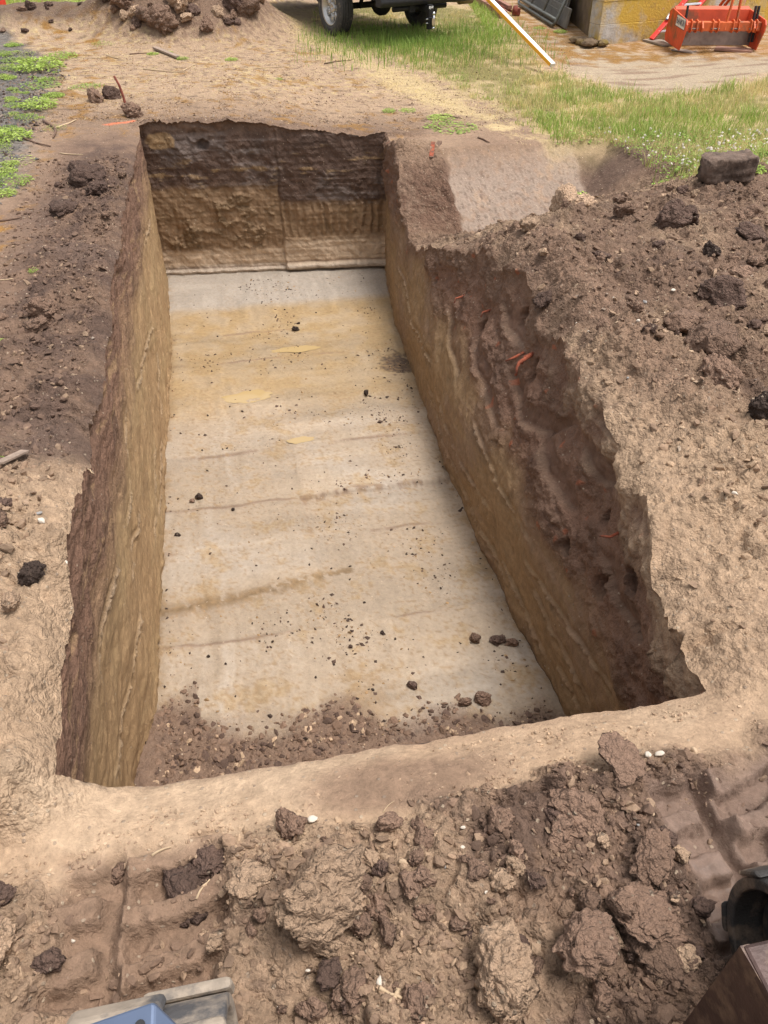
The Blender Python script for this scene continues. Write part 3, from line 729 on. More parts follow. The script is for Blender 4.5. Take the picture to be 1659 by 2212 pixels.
wall_sheet('pit_wall_right', 'crumbling dark side of the pit with curved bucket scores', uu, vb, floor_z(uu, vb), uu, vt, Zfull(uu, vt)[0],
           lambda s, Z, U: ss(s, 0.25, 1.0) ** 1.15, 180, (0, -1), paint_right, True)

# far wall: two bucket passes side by side with a seam between
SEAM = 0.62
def paint_far(U, V, Z, s):
    n1 = fbm(V * 1.6, Z * 1.6, 701, 3); n2 = fbm(V * 4.5, Z * 6, 703, 4); n3 = fbm(V * 14, Z * 14, 705, 3)
    hz = pn(V * 1.2, Z * 22, 707) + 0.5 * pn(V * 2.5, Z * 50, 709)
    vz = pn(V * 26, Z * 1.6, 711) + 0.5 * pn(V * 60, Z * 2.5, 713)
    right = ss(V - 0.01 * n2, SEAM - 0.012, SEAM + 0.012)
    edge_z = -0.72 - 0.22 * right
    dark = ss(Z + 0.05 * n2 + 0.02 * hz, edge_z - 0.06, edge_z + 0.06)
    c = np.broadcast_to(C['ochre'] * 0.5 + C['brown'] * .4, V.shape + (3,)).copy()
    c = mix(c, C['ochre'] * 0.55, ss(n2 + 0.3 * vz, 0.0, 0.5) * 0.6)
    low = ss(-Z + 0.04 * n2 + 0.10 * right, 1.47, 1.55)
    c = mix(c, C['paletan'], low * 0.95)
    c = mix(c, C['floorgrey'] * 1.15, low * ss(-Z, 1.68, 1.74) * 0.6)
    dk = mix(C['dark'] * 1.02 + 0 * c, C['black'], ss(n2 + 0.4 * n3, 0.0, 0.4) * 0.6)
    dk = mix(dk, lin((116, 104, 97)), ss(hz * 0.5 + n1 + 0.4 * n2, 0.0, 0.45) * 0.6)
    dk = mix(dk, C['ochre'] * 0.7, ss(n2 + 0.5 * hz - 2.6 * np.abs(Z + 0.55 - 0.12 * right), 0.0, 0.35) * 0.85)
    dk = mix(dk, C['brown'], ss(Z + 0.06 * n2, -0.16, -0.04) * 0.7)
    c = mix(c, dk, dark)
    patch = np.hypot((V + 0.74) / 0.17, (Z + 0.16) / 0.10)
    c = mix(c, C['ochre'] * 0.9, ss(1.05 - patch + 0.35 * n2 + .2 * n3, 0, 0.2))
    band = ss(Z, -1.38, -1.30) * (1 - ss(Z, -0.98, -0.92)) * right
    band2 = ss(Z, -1.55, -1.45) * (1 - ss(Z, -0.86, -0.78)) * (1 - right)
    clump = ss(n2 + 0.7 * n1 + 0.25 * (1 - ((V + 0.2) / 0.45) ** 2) * (1 - right), 0.05, 0.3)
    push = 0.012 * n1 + 0.005 * hz + 0.008 * n3
    push = push + band * (0.014 * np.sin(V * 62 + n1) + 0.009 * vz)
    push = push + band2 * (0.006 * vz + clump * (0.015 + 0.035 * n3 + 0.015 * n2))
    push = push + dark * (0.016 * n2 + 0.016 * n3 * ss(n1, -.3, .2)) - 0.02 * (1 - right)
    push = push - 0.015 * np.exp(-((V - SEAM) / 0.014) ** 2) * ss(-Z + .3 * n2, 0.1, 0.4)
    push = push - 0.09 * (1 - ss(np.hypot((V + 0.25) / 1.3 + .03 * n2, Z + 0.23 + 0.04 * n3), 0.02, 0.07))
    push = push + ss(Z, -0.22, -0.03) * (0.05 * fbm(V * 6, Z * 6, 715, 3) - 0.03)
    c = mix(c, C['ochre'] * 0.45, band2 * clump * 0.45)
    c = mix(c, C['black'], np.exp(-((V - SEAM) / 0.012) ** 2) * 0.2 * ss(-Z, .1, .3))
    # the bucket's bottom curve
    zs = -1.74 + 0.05 * right
    push = push + 0.05 * ss(-Z, -zs, -zs + 0.05) + .015 * right * ss(-Z, 1.36, 1.39)
    c = mix(c, C['brown'], np.exp(-((Z - zs) / 0.010) ** 2) * 0.6)
    c = mix(c, C['paletan'], np.exp(-((Z + 1.50) / 0.02) ** 2) * right * ss(n2 + n3, -.2, .3) * 0.6)
    c = c * (1 + 0.26 * n3 + 0.12 * hz + 0.09 * vz)[..., None]
    wet = 0.30 * (1 - dark) + 0.25 * dark * ss(n1, -0.1, 0.3)
    return push, np.concatenate([np.clip(c, 0.01, 0.8), wet[..., None]], -1), 0.08 + 0.35 * dark + 0.5 * band2 * clump
vv = np.linspace(0, 1, 260)
vb = float(v_left_bot(10.2)) + (float(v_right_bot(uf10)) - float(v_left_bot(10.2))) * vv
vt = vl1 + (vr1 - vl1) * vv
wall_sheet('pit_wall_far', 'layered far end of the pit, grey topsoil over ochre clay', u_far(vb), vb, floor_z(u_far(vb), vb), np.interp(vt, [vl1, vr1], [10.2, uf10]) + u_top(vt) - u_far(vt), vt,
           Zfull(np.interp(vt, [vl1, vr1], [10.2, uf10]) + u_top(vt) - u_far(vt), vt)[0], lambda s, Z, U: s, 190, (-1, 0), paint_far, True)
# near wall below the lip, hidden from the photograph's place
def paint_near(U, V, Z, s):
    n1 = fbm(V * 1.6, Z * 1.6, 801, 3); n2 = fbm(V * 4.5, Z * 6, 803, 4)
    dark = ss(Z + 0.1 * n2, -0.9, -0.6)
    c = mix(np.broadcast_to(C['ochre'] * 0.85, V.shape + (3,)).copy(), C['dark'], dark)
    c = c * (1 + 0.2 * n2)[..., None]
    return 0.03 * n1, np.concatenate([np.clip(c, .01, .8), 0.2 + 0 * n1[..., None]], -1), 0.3 + 0 * n1
vv = np.linspace(0, 1, 120)
vb = float(v_left_bot(UN)) + (float(v_right_bot(UN)) - float(v_left_bot(UN))) * vv
vt = vl0 + (vr0 - vl0) * vv
wall_sheet('pit_wall_near', 'near end of the pit under the smooth lip', 0 * vb + UN, vb, floor_z(0 * vb + UN, vb), 0 * vt + UN, vt, Zfull(0 * vt + UN, vt)[0],
           lambda s, Z, U: s, 60, (1, 0), paint_near, False)
# ================================================================= CLODS, CRUMBS, STONES
def ico(sub):
    bm = bmesh.new(); bmesh.ops.create_icosphere(bm, subdivisions=sub, radius=1.0)
    v = np.array([q.co for q in bm.verts]); f = np.array([[q.index for q in p.verts] for p in bm.faces]); bm.free()
    return v, f
def n3d(p, f, s): return pn(p[:, 0] * f + 1.7 * p[:, 2] * f, p[:, 1] * f - 1.3 * p[:, 2] * f + s, s) * 0.6 + pn(p[:, 2] * f + 1.1 * p[:, 0] * f, p[:, 1] * f + 0.9 * p[:, 0] * f, s + 3) * 0.6
def lumpy(v, seed, rough=1.0):
    """broken lump of earth: cut by a few random planes, then crumbled"""
    r = np.random.default_rng(seed)
    p = v.copy()
    for _ in range(9):
        n = r.normal(size=3); n /= np.linalg.norm(n)
        d = r.uniform(0.52, 0.9)
        over = np.maximum(p @ n - d, 0)
        p -= over[:, None] * n * r.uniform(0.75, 1.0)
    q = p.copy()
    amt = 0.16 * n3d(p, 1.6, seed) + 0.10 * rough * n3d(p, 4.2, seed + 11) + 0.055 * rough * np.abs(n3d(p, 9.5, seed + 23)) + 0.03 * rough * n3d(p, 19, seed + 31)
    for cnt, am in ((30, 0.26), (140, 0.15), (520, 0.075)):         # grown together from smaller crumbs
        sd = r.normal(size=(cnt, 3)); sd /= np.linalg.norm(sd, axis=1)[:, None]
        vn_ = v + 0.25 * rough * np.stack([n3d(v, 3, seed + 51), n3d(v, 3, seed + 57), n3d(v, 3, seed + 63)], -1) * (2 / cnt ** .5)
        dot = (vn_ / np.linalg.norm(vn_, axis=1)[:, None]) @ sd.T
        d = np.arccos(np.clip(dot.max(1), -1, 1)) / (2.0 / cnt ** .5)
        hgt = r.uniform(.3, 1.0, cnt)[dot.argmax(1)]
        amt = amt + am * rough * (np.sqrt(np.maximum(1.1 - d * d, 0)) * hgt - .4)
    q *= (1 + amt)[:, None]
    q *= np.array([1.0, r.uniform(0.7, 0.95), r.uniform(0.6, 0.85)])
    return q
icoB, icoBf = ico(5)
icoS, icoSf = ico(4)
CLOD_BIG = [np_mesh('soil_clod', lumpy(icoB if i < 3 else icoS, 40 + i), icoBf if i < 3 else icoSf, M_CLOD['brown']) for i in range(7)]
CLOD_MED = [np_mesh('soil_clod', lumpy(icoS, 60 + i), icoSf, M_CLOD['brown']) for i in range(10)]
n_clod = 0
def surf(u, v):
    """height of the earth at (u, v), pit floor included"""
    if UN < u < float(u_far(v)) and float(v_left_top(np.array(u))) < v < float(v_right_top(np.array(u))):
        return float(floor_z(np.array([u]), np.array([v]))[0])
    return float(Zfull(np.array([u]), np.array([v]))[0][0])
def clod(u, v, size, tone, label, group, flat=None, sink=0.3, rz=None, z=None, tilt=0.35):
    global n_clod
    me = rnd.choice(CLOD_BIG if size > 0.05 else CLOD_MED)
    o = link('soil_clod', me); n_clod += 1
    x, y = uv2xy(u, v)
    fl = flat or rnd.uniform(0.75, 1.05)
    z = surf(u, v) if z is None else z
    o.location = (x, y, z + size * fl * (0.62 - sink))
    o.scale = (size, size * rnd.uniform(0.8, 1.05), size * fl)
    o.rotation_euler = (rnd.uniform(-tilt, tilt), rnd.uniform(-tilt, tilt), rnd.uniform(0, 6.28) if rz is None else rz)
    o.material_slots[0].link = 'OBJECT'; o.material_slots[0].material = M_CLOD[tone]
    return tag(o, label, 'soil clod', group)
def cpx(px, py, wpx, tone, label, group, on=0.0, **k):
    """clod whose middle shows at a photo pixel, on earth of height `on`; width in photo pixels"""
    u, v = uvat(px, py, on)
    p = at(px, py, on)
    depth = p.y * math.cos(PITCH) + (CAM_H - on) * math.sin(PITCH)
    return clod(u, v, wpx * depth / FPX / 2, tone, label, group, **k)
GF, GR, GL, GB, GP = 'soil clods in the foreground spoil', 'soil clods on the spoil right of the pit', 'soil clods along the left rim', 'soil clods on the pit floor', 'soil clods of the heap behind the pit'
# --- foreground, singled out
for a in [(690, 1990, 235, 'tan', 'largest tall tan soil clod, crusted and pitted, in the foreground spoil', .95),
          (550, 1930, 105, 'tan', 'hollow tan soil clod with dark underside leaning by the largest clod', .8),
          (1375, 2010, 190, 'brown', 'broad flat brown soil slab with a smooth wet top in the foreground', .35),
          (1430, 2075, 200, 'brown', 'flat purplish brown slab with smeared top beside the right crawler belt', .35),
          (1390, 1890, 140, 'brown', 'rounded flat brown clod with a dark gap beneath, above the wet slab', .5),
          (1250, 2085, 165, 'brown', 'rugged brown boulder of soil at the bottom between pale clod and wet slab', .8),
          (1075, 2125, 185, 'tan', 'big rounded tan soil clod at the bottom of the foreground spoil', .8),
          (1105, 1900, 48, 'tan', 'pale angular stone-like clod lying alone in crumbs', .8),
          (1330, 1680, 120, 'brown', 'long slanting brown soil slab beside the wet crawler print', .3),
          (1240, 1770, 140, 'brown', 'crumbly flat brown clod at the top edge of the foreground spoil', .5),
          (450, 1850, 120, 'dark', 'dark upright soil clod with a pointed tip above the left crawler print', .9),
          (400, 1895, 170, 'dark', 'long dark soil ridge pressed up along the left crawler print', .45),
          (630, 1790, 85, 'brown', 'brown clod with a flat face behind the largest tan clod', .8),
          (470, 2045, 60, 'tan', 'smooth round tan clod pair beside the left crawler print', .8),
          (445, 2010, 42, 'tan', 'small smooth tan ball of soil touching the round clod pair', .9),
          (20, 2075, 110, 'tan', 'tan soil block cut by the picture edge beside the left crawler print', .6),
          (15, 1950, 60, 'dark', 'dark clod at the left edge above the tan block', .8),
          (1320, 2000, 70, 'brown', 'brown clod wedged between two soil slabs', .8),
          (1260, 1990, 60, 'brown', 'knobbly brown clod left of the wedged one', .8),
          (920, 1990, 60, 'brown', 'brown clod standing in the middle of the foreground crumbs', .8),
          (990, 2020, 50, 'brown', 'small brown clod above the big rounded tan clod', .8),
          (1500, 1985, 60, 'dark', 'dark ragged clod beside the rubber crawler belt', .8),
          (700, 2060, 90, 'tan', 'tan clod propping the largest clod from below', .6),
          (840, 1810, 60, 'brown', 'brown clod on the upper edge of the foreground crumbs', .7),
          (250, 1870, 50, 'brown', 'brown cube-like clod on the tan lip above the crawler print', .8),
          (115, 2090, 70, 'dark', 'dark clod broken open beside the tan block', .7)]:
    cpx(a[0], a[1], a[2], a[3], a[4], GF, flat=a[5] if a[5] < .6 else None, tilt=.2, sink=.08 if a[5] > .6 else .2)
# --- right spoil, singled out
for a in [(1440, 528, 85, 'dark', 'dark rounded twin clod on the spoil below the shallow cut'),
          (1478, 515, 60, 'dark', 'smaller dark half of the twin clod on the spoil'),
          (1290, 595, 45, 'dark', 'dark clod perched alone on the gravelly ridge'),
          (1285, 618, 30, 'brown', 'little brown clod leaning on the perched dark clod'),
          (1465, 738, 100, 'brown', 'wide flat brown clod right of the gravel ridge'),
          (1525, 795, 120, 'brown', 'big angular brown boulder of soil with a dark underside'),
          (1540, 862, 105, 'brown', 'rounded brown clod in front of the angular boulder'),
          (1550, 690, 110, 'dark', 'dark rough clod behind the angular boulder'),
          (1222, 445, 95, 'tan', 'flat tan slab lying at the foot of the smooth scraped face'),
          (1640, 935, 80, 'black', 'black clod cut off by the right picture edge'),
          (1520, 608, 50, 'black', 'black jagged clod pair on the right spoil'),
          (1585, 640, 55, 'brown', 'brown clod beside the black jagged pair'),
          (1175, 640, 60, 'dark', 'dark clod at the break of the right slope'),
          (1255, 470, 70, 'tan', 'tan lump of gravelly spoil heaped before the scraped face'),
          (1140, 525, 50, 'tan', 'pale clod at the tip of the spoil ridge'),
          (1340, 500, 60, 'brown', 'brown clod between the tan slab and the dark twin'),
          (1610, 560, 70, 'dark', 'dark clod near the right edge behind the jagged pair'),
          (1600, 500, 60, 'brown', 'pale brown clod below the rotten beam')]:
    cpx(a[0], a[1], a[2], a[3], a[4], GR)
# --- left rim, singled out
for a in [(40, 1165, 45, 'dark', 'dark clod on the tan bank beside pale pebbles'),
          (28, 1215, 60, 'brown', 'brown clod stack below the dark clod on the tan bank'),
          (30, 1250, 45, 'dark', 'small dark clod under the brown stack on the tan bank'),
          (140, 465, 70, 'dark', 'crumbled dark heap of soil near the left rim'),
          (190, 400, 90, 'dark', 'large dark crumbled clod by the corner of the left rim'),
          (215, 430, 60, 'dark', 'dark clod against the large crumbled one at the left rim'),
          (80, 720, 60, 'brown', 'brown broken clod beside yellow moss on the left'),
          (95, 690, 75, 'brown', 'upright brown clod on the left bank near the moss'),
          (100, 1310, 60, 'black', 'black clod falling from the tan bank edge'),
          (60, 1380, 60, 'tan', 'tan clod sitting on the near left bank')]:
    cpx(a[0], a[1], a[2], a[3], a[4], GL)
for a in [(245, 212, 45, 'dark', 'dark overturned sod beside the rusty rod'), (208, 218, 50, 'brown', 'brown soil lump next to the overturned sod'), (285, 250, 50, 'brown', 'flat brown clod between rusty rod and pit corner')]:
    cpx(a[0], a[1], a[2], a[3], a[4], None)
# --- pit floor, singled out
for a in [(638, 714, 20, 'black', 'largest black clod on the far pit floor'), (645, 700, 10, 'black', 'little black clod just behind the largest one on the far floor'),
          (792, 853, 17, 'black', 'black clod on the floor near the right wall'), (430, 1076, 21, 'black', 'black clod near the left wall on the pale floor'),
          (416, 1083, 13, 'brown', 'brown clod touching the black one near the left wall'), (385, 1158, 14, 'black', 'black clod by the left wall on the pale floor'),
          (1026, 1385, 30, 'brown', 'brown clod, left one of three by the right wall foot'), (1075, 1388, 36, 'dark', 'dark clod, middle one of three by the right wall foot'),
          (1106, 1392, 30, 'brown', 'brown clod, one of three closest to the right wall foot'), (890, 1487, 24, 'dark', 'dark clod on the near floor beside the muddy rubble'),
          (1000, 1525, 34, 'brown', 'flat brown clod in the near floor rubble'), (1045, 1520, 40, 'brown', 'wide flat flake of brown soil in the near floor rubble')]:
    cpx(a[0], a[1], a[2], a[3], a[4], GB, on=FZ, sink=.15)
# --- look-alikes
LAND = []                                                  # named clods to tell the others by
for o in list(COL.objects):
    if o.name.startswith('soil_clod') and 'label' in o: LAND.append((o.location.copy(), o['label'], o.get('group')))
SHORT = {l: ' '.join(w for w in l.split() if w not in ('soil', 'alone', 'the', 'little', 'small'))[:58].rsplit(' ', 1)[0] for _, l, _ in LAND}
TONE = dict(tan='pale tan', brown='brown', dark='dark brown', black='blackish')
def scatter(n, zone, sizes, tones, label, group, **k):
    made = 0
    while made < n:
        u, v = zone()
        if u is None: continue
        s = sizes[0] + (sizes[1] - sizes[0]) * rnd.random() ** 2.2
        tn = rnd.choice(tones)
        sz = 'big' if s > (sizes[0] + sizes[1]) * .5 else ('small' if s > sizes[0] + (sizes[1] - sizes[0]) * .12 else 'tiny')
        lb = f'{sz} {TONE[tn]} {label(u, v)}'
        clod(u, v, s, tn, ' '.join(lb.split()[:16]), group, **k); made += 1
def z_fore():
    px, py = rnd.uniform(250, 1560), rnd.uniform(1760, 2212)
    u, v = uvat(px, py)
    k = masks(np.array([u]), np.array([v]))
    return (u, v) if k['loose'][0] > 0.6 else (None, None)
def z_right():
    u, v = rnd.uniform(1.7, 7.0), rnd.uniform(2.2, 4.6)
    if u < 3.2 and v < 2.9 and rnd.random() < 0.7: return None, None
    return (u, v) if masks(np.array([u]), np.array([v]))['spoil'][0] > 0.6 else (None, None)
def z_left():
    u, v = rnd.uniform(1.6, 8.2), rnd.uniform(-1.6, -1.0)
    return u, v
def z_floor():
    u = rnd.choice((rnd.uniform(2.7, 4.0), rnd.uniform(5.0, 9.2)))
    v = rnd.uniform(-.8, 1.6)
    return u, v
scatter(85, z_fore, (.015, .058), ['brown', 'brown', 'tan', 'dark'], lambda u, v: 'clod in foreground spoil ' + ('right under the smooth lip' if u > 1.1 else 'beside the largest tall tan clod' if v < .25 else 'beside the wet soil slabs' if v > .75 else 'beside the big rounded tan clod' if u < .85 else 'among crumbs below the lip'), GF)
scatter(58, z_right, (.02, .075), ['brown', 'tan', 'dark', 'brown', 'dark'], lambda u, v: 'clod on the right spoil ' + ('before the smooth scraped face' if u > 6 else 'near the dark twin clod' if u > 4.8 else 'near the black jagged pair' if v > 3.3 else 'near the angular boulder' if u > 3.2 else 'on the bank above the near pit corner'), GR)
scatter(18, z_left, (.015, .06), ['brown', 'dark'], lambda u, v: 'clod on the left rim ' + ('near the crumbled dark heap' if u > 6 else 'near the yellow moss' if u > 4.2 else 'near the old lath' if u > 3 else 'on the tan bank'), GL)
scatter(32, z_floor, (.008, .020), ['black', 'dark', 'black'], lambda u, v: 'clod dropped on the pit floor ' + ('by muddy rubble' if u < 3.2 else 'on pale clay' if u < 6 else 'by yellow puddles' if u < 8 else 'near the far wall') + (' at its left side' if v < -.3 else ' at its right side' if v > 1.1 else ''), GB, sink=.1)
def z_heap():
    x, y = rnd.uniform(-5.0, -2.2), rnd.uniform(15.3, 16.75)
    if ((x + 3.6) / 1.45) ** 2 + ((y - 16.75) / 1.4) ** 2 > 1: return None, None
    return xy2uv(x, y)
scatter(75, z_heap, (.07, .30), ['brown', 'brown', 'dark', 'tan'], lambda u, v: 'dry clod of the far soil heap, ' + ('at its foot' if u < 16.6 else 'on its flank') + (' beside the bare path' if v > .6 else ''), GP, sink=.3, tilt=.7)

def z_berm():
    return xy2uv(rnd.uniform(-7.9, -5.2), rnd.uniform(15.9, 16.8))
scatter(14, z_berm, (.05, .16), ['dark', 'brown', 'dark'], lambda u, v: 'clod on the dark berm left of the soil heap', 'clods on the berm', sink=.3)
# --- crumbs: too many to count
T20, F20 = ico(1)
T80, F80 = T20, F20
T8 = np.array([(1, 0, 0), (-1, 0, 0), (0, 1, 0), (0, -1, 0), (0, 0, 1), (0, 0, -1)], float)
F8 = np.array([(0, 2, 4), (2, 1, 4), (1, 3, 4), (3, 0, 4), (2, 0, 5), (1, 2, 5), (3, 1, 5), (0, 3, 5)])
def crumb_mesh(name, U, V, Z, S, cols, mat, T, F, flat=0.75, lift=0.35):
    n = len(U)
    x, y = uv2xy(U, V)
    ang = rng.uniform(0, 6.283, n); ca, sa = np.cos(ang), np.sin(ang)
    q = np.broadcast_to(T, (n,) + T.shape).copy()
    q *= rng.uniform(0.62, 1.3, q.shape[:2])[..., None]
    q *= rng.uniform(0.4, 1.3, (n, 1, 3)) * np.array([1, 1, flat])
    q += .35 * q[..., [1, 2, 0]] * rng.uniform(-1, 1, (n, 1, 3))
    tx = rng.uniform(-.6, .6, n)[:, None]
    qz = q[..., 2] + tx * q[..., 0]
    P = np.stack([ca[:, None] * q[..., 0] - sa[:, None] * q[..., 1], sa[:, None] * q[..., 0] + ca[:, None] * q[..., 1], qz], -1) * S[:, None, None]
    P += np.stack([x, y, Z + S * lift], -1)[:, None, :]
    faces = (F[None] + (np.arange(n) * len(T))[:, None, None]).reshape(-1, 3)
    col = np.concatenate([np.repeat(cols, len(T), 0), np.zeros((n * len(T), 1))], -1)
    return np_mesh(name, P.reshape(-1, 3), faces, mat, col, smooth=False, rough=np.full(n * len(T), .3))
def tones(n, pairs):
    keys = [p[0] for p in pairs]; w = np.array([p[1] for p in pairs], float)
    ch = rng.choice(len(keys), n, p=w / w.sum())
    return np.array([C[k] for k in keys])[ch] * rng.uniform(0.8, 1.2, (n, 1))
M_CRUMB = soil_mat('crumbs', fleck=0.0, bump=0.35)
def crumbs(name, label, n, u0, u1, v0, v1, weight, smin, smax, pairs, floor=False, T=None, pw=2.5, mat=None, kind='stuff', lift=.0, local=True):
    U = rng.uniform(u0, u1, n * 3); V = rng.uniform(v0, v1, n * 3)
    keep = rng.random(n * 3) < weight(U, V)
    if not floor: keep &= ~in_pit(U, V)
    U, V = U[keep][:n], V[keep][:n]
    S = smin + (smax - smin) * rng.random(len(U)) ** pw
    Z = floor_z(U, V) if floor else Zfull(U, V)[0]
    t, f = T or (T20, F20)
    tn = tones(len(U), pairs)
    if not floor and local:
        zz, tt, kk = Zfull(U, V)
        tn = tn * .45 + .55 * ground_colour(U, V, zz, tt, kk)[:, :3] * rng.uniform(.75, 1.2, (len(U), 1))
    me = crumb_mesh(name, U, V, Z, S, tn, mat or M_CRUMB, t, f, lift=lift)
    return tag(link(name, me), label, kind=kind)
crumbs('soil_crumbs', 'brown soil crumbs covering the foreground spoil', 11000, .3, 1.3, -.9, 1.6, lambda u, v: masks(u, v)['loose'] * ss(fbm(u * 4, v * 4, 87, 2), -.4, .3), .0025, .021, [('brown', 5), ('tan', 2), ('dark', 4)], T=(T80, F80), pw=4)
crumbs('soil_crumbs', 'fine grains strewn over the smooth tan lip', 2600, 1.05, 1.5, -.9, 1.6, lambda u, v: ss(pn(u * 5, v * 5, 77), -.2, .4), .002, .009, [('brown', 3), ('tan', 4), ('paletan', 2)])
crumbs('soil_crumbs', 'soil crumbs strewn over the spoil right of the pit', 11000, 1.6, 7.6, 1.7, 4.8, lambda u, v: np.clip(masks(u, v)['spoil'] + .3 * (v < 2.4), 0, 1) * (1 - .9 * face_w(u, v)), .004, .032, [('brown', 4), ('tan', 3), ('dark', 4)], T=(T80, F80), pw=4.5)
crumbs('soil_crumbs', 'dark soil crumbs along the left rim', 6000, 1.6, 9, -1.9, -.98, lambda u, v: .3 + .7 * masks(u, v)['leftrim'], .005, .028, [('brown', 4), ('tan', 1), ('dark', 4)], T=(T80, F80), pw=3)
crumbs('soil_crumbs', 'mixed earth rubble at the near end of the pit floor', 7000, 1.9, 3.5, -.85, 1.6, rubble_w, .003, .030, [('brown', 6), ('tan', 1), ('dark', 3)], True, (T80, F80), pw=3.5)
crumbs('soil_crumbs', 'dark crumbs sprinkled on the clay pit floor', 3200, 2.4, 9.9, -.84, 1.62, lambda u, v: np.clip(.05 + .9 * ss(fbm(u * 1.2, v * 1.2, 83, 3), .12, .4) + np.exp(-(((u - 7.3) / .5) ** 2 + ((v - 1.5) / .35) ** 2)) + .8 * np.exp(-((u - 5.35) / .12) ** 2) * (v > .4) + .6 * np.exp(-((u - 9.35) / .12) ** 2 - ((v - .7) / .4) ** 2) + .6 * np.exp(-((np.minimum(v + .86, 1.62 - v)) / .06) ** 2), 0, 1), .004, .019, [('black', 4), ('dark', 4), ('ochre', 2)], True, pw=3, T=(T8, F8))
def gravel_w(u, v):
    x, y = uv2xy(u, v); return ss(-poly_sd(x, y, P_GRAVEL) + .4 * fbm(x, y, 85, 2), -.1, .3)
crumbs('gravel', 'dark grey crushed gravel among weeds on the left', 5200, 6.5, 15.5, -4.5, -1.7, gravel_w, .008, .036, [('gravel', 6), ('black', 2), ('purple', 1)], T=(T8, F8), pw=2, local=False)
crumbs('pebbles', 'small pale pebbles strewn over the trampled far rim', 5000, 1.6, 11.8, -2.4, 4.3, lambda u, v: np.clip(.15 + (u > 9.8) * (u < 11.2) * .9 + (v > 2.25) * (v < 2.8) * (u < 6) * .8, 0, 1) * ((v < -.97) | (v > 2.05) | (u > 10.3)) * (1 - face_w(u, v)), .004, .020, [('paletan', 4), ('floorgrey', 3), ('purple', 1)], pw=2.5, T=(T8, F8))
crumbs('soil_crumbs', 'soil crumbs and grit trodden over the far apron', 9000, 10.2, 15.5, -3.2, 4.5, lambda u, v: np.clip(1.1 - .2 * (u - 10.2), .15, 1) * ss(fbm(u * 2, v * 2, 89, 3), -.4, .3) * (u > u_far(v) + .08), .004, .022, [('brown', 4), ('dark', 4), ('paletan', 3), ('moss', 1)], T=(T8, F8), pw=3)

# pebbles one can pick out
PEB = [np_mesh('pebble', lumpy(ico(3)[0], 90 + i, .25) * np.array([1, .8, .65]), ico(3)[1], M_PEB['pale']) for i in range(4)]
def pebble(u, v, s, label, group, tone='pale'):
    o = link('pebble', rnd.choice(PEB)); x, y = uv2xy(u, v)
    o.location = (x, y, surf(u, v) + s * .35); o.scale = (s, s, s); o.rotation_euler = (rnd.uniform(-.3, .3), rnd.uniform(-.3, .3), rnd.uniform(0, 6.3))
    o.material_slots[0].link = 'OBJECT'; o.material_slots[0].material = M_PEB[tone]
    return tag(o, label, 'pebble', group)
def ppx(px, py, w, label, group, tone='pale'):
    u, v = uvat(px, py); p = at(px, py)
    return pebble(u, v, w * (p.y * math.cos(PITCH) + CAM_H * math.sin(PITCH)) / FPX / 2, label, group, tone)
for a in [(676, 1772, 26, 'white stone on the upper edge of the foreground spoil', 'pale'), (1420, 1640, 22, 'pale angular stone beside the wet crawler print', 'pale'), (1395, 1647, 22, 'pale square stone next to another by the wet print', 'pale'),
          (1498, 1628, 24, 'rounded pale stone above the wet crawler print', 'warm'), (820, 2155, 24, 'small pale pebble at the bottom among tan crumbs', 'pale'), (1060, 1935, 16, 'white pebble beside a pale clod', 'pale'),
          (150, 2020, 14, 'white pebble next to the left crawler print', 'pale'), (115, 1195, 20, 'white pebble on the tan left bank', 'pale'), (108, 1175, 17, 'grey pebble on the tan left bank', 'grey'), (155, 1262, 20, 'pale pebble below the tan bank clods', 'pale'),
          (870, 1895, 24, 'splintered pale stone chip in the foreground crumbs', 'warm'), (1580, 1085, 16, 'white pebble on the right tan bank', 'pale')]:
    ppx(a[0], a[1], a[2], a[3], 'single pale stones', a[4])
for _ in range(60):
    u, v = z_fore() if rnd.random() < .5 else (rnd.uniform(1.7, 5), rnd.uniform(2.1, 3.2))
    if u is None: continue
    pebble(u, v, rnd.uniform(.004, .011) * (1.0 if u < 1.4 else 1.8), 'pale pebble lying in loose brown spoil', 'pebbles in the spoil', rnd.choice(('pale', 'warm', 'grey')))
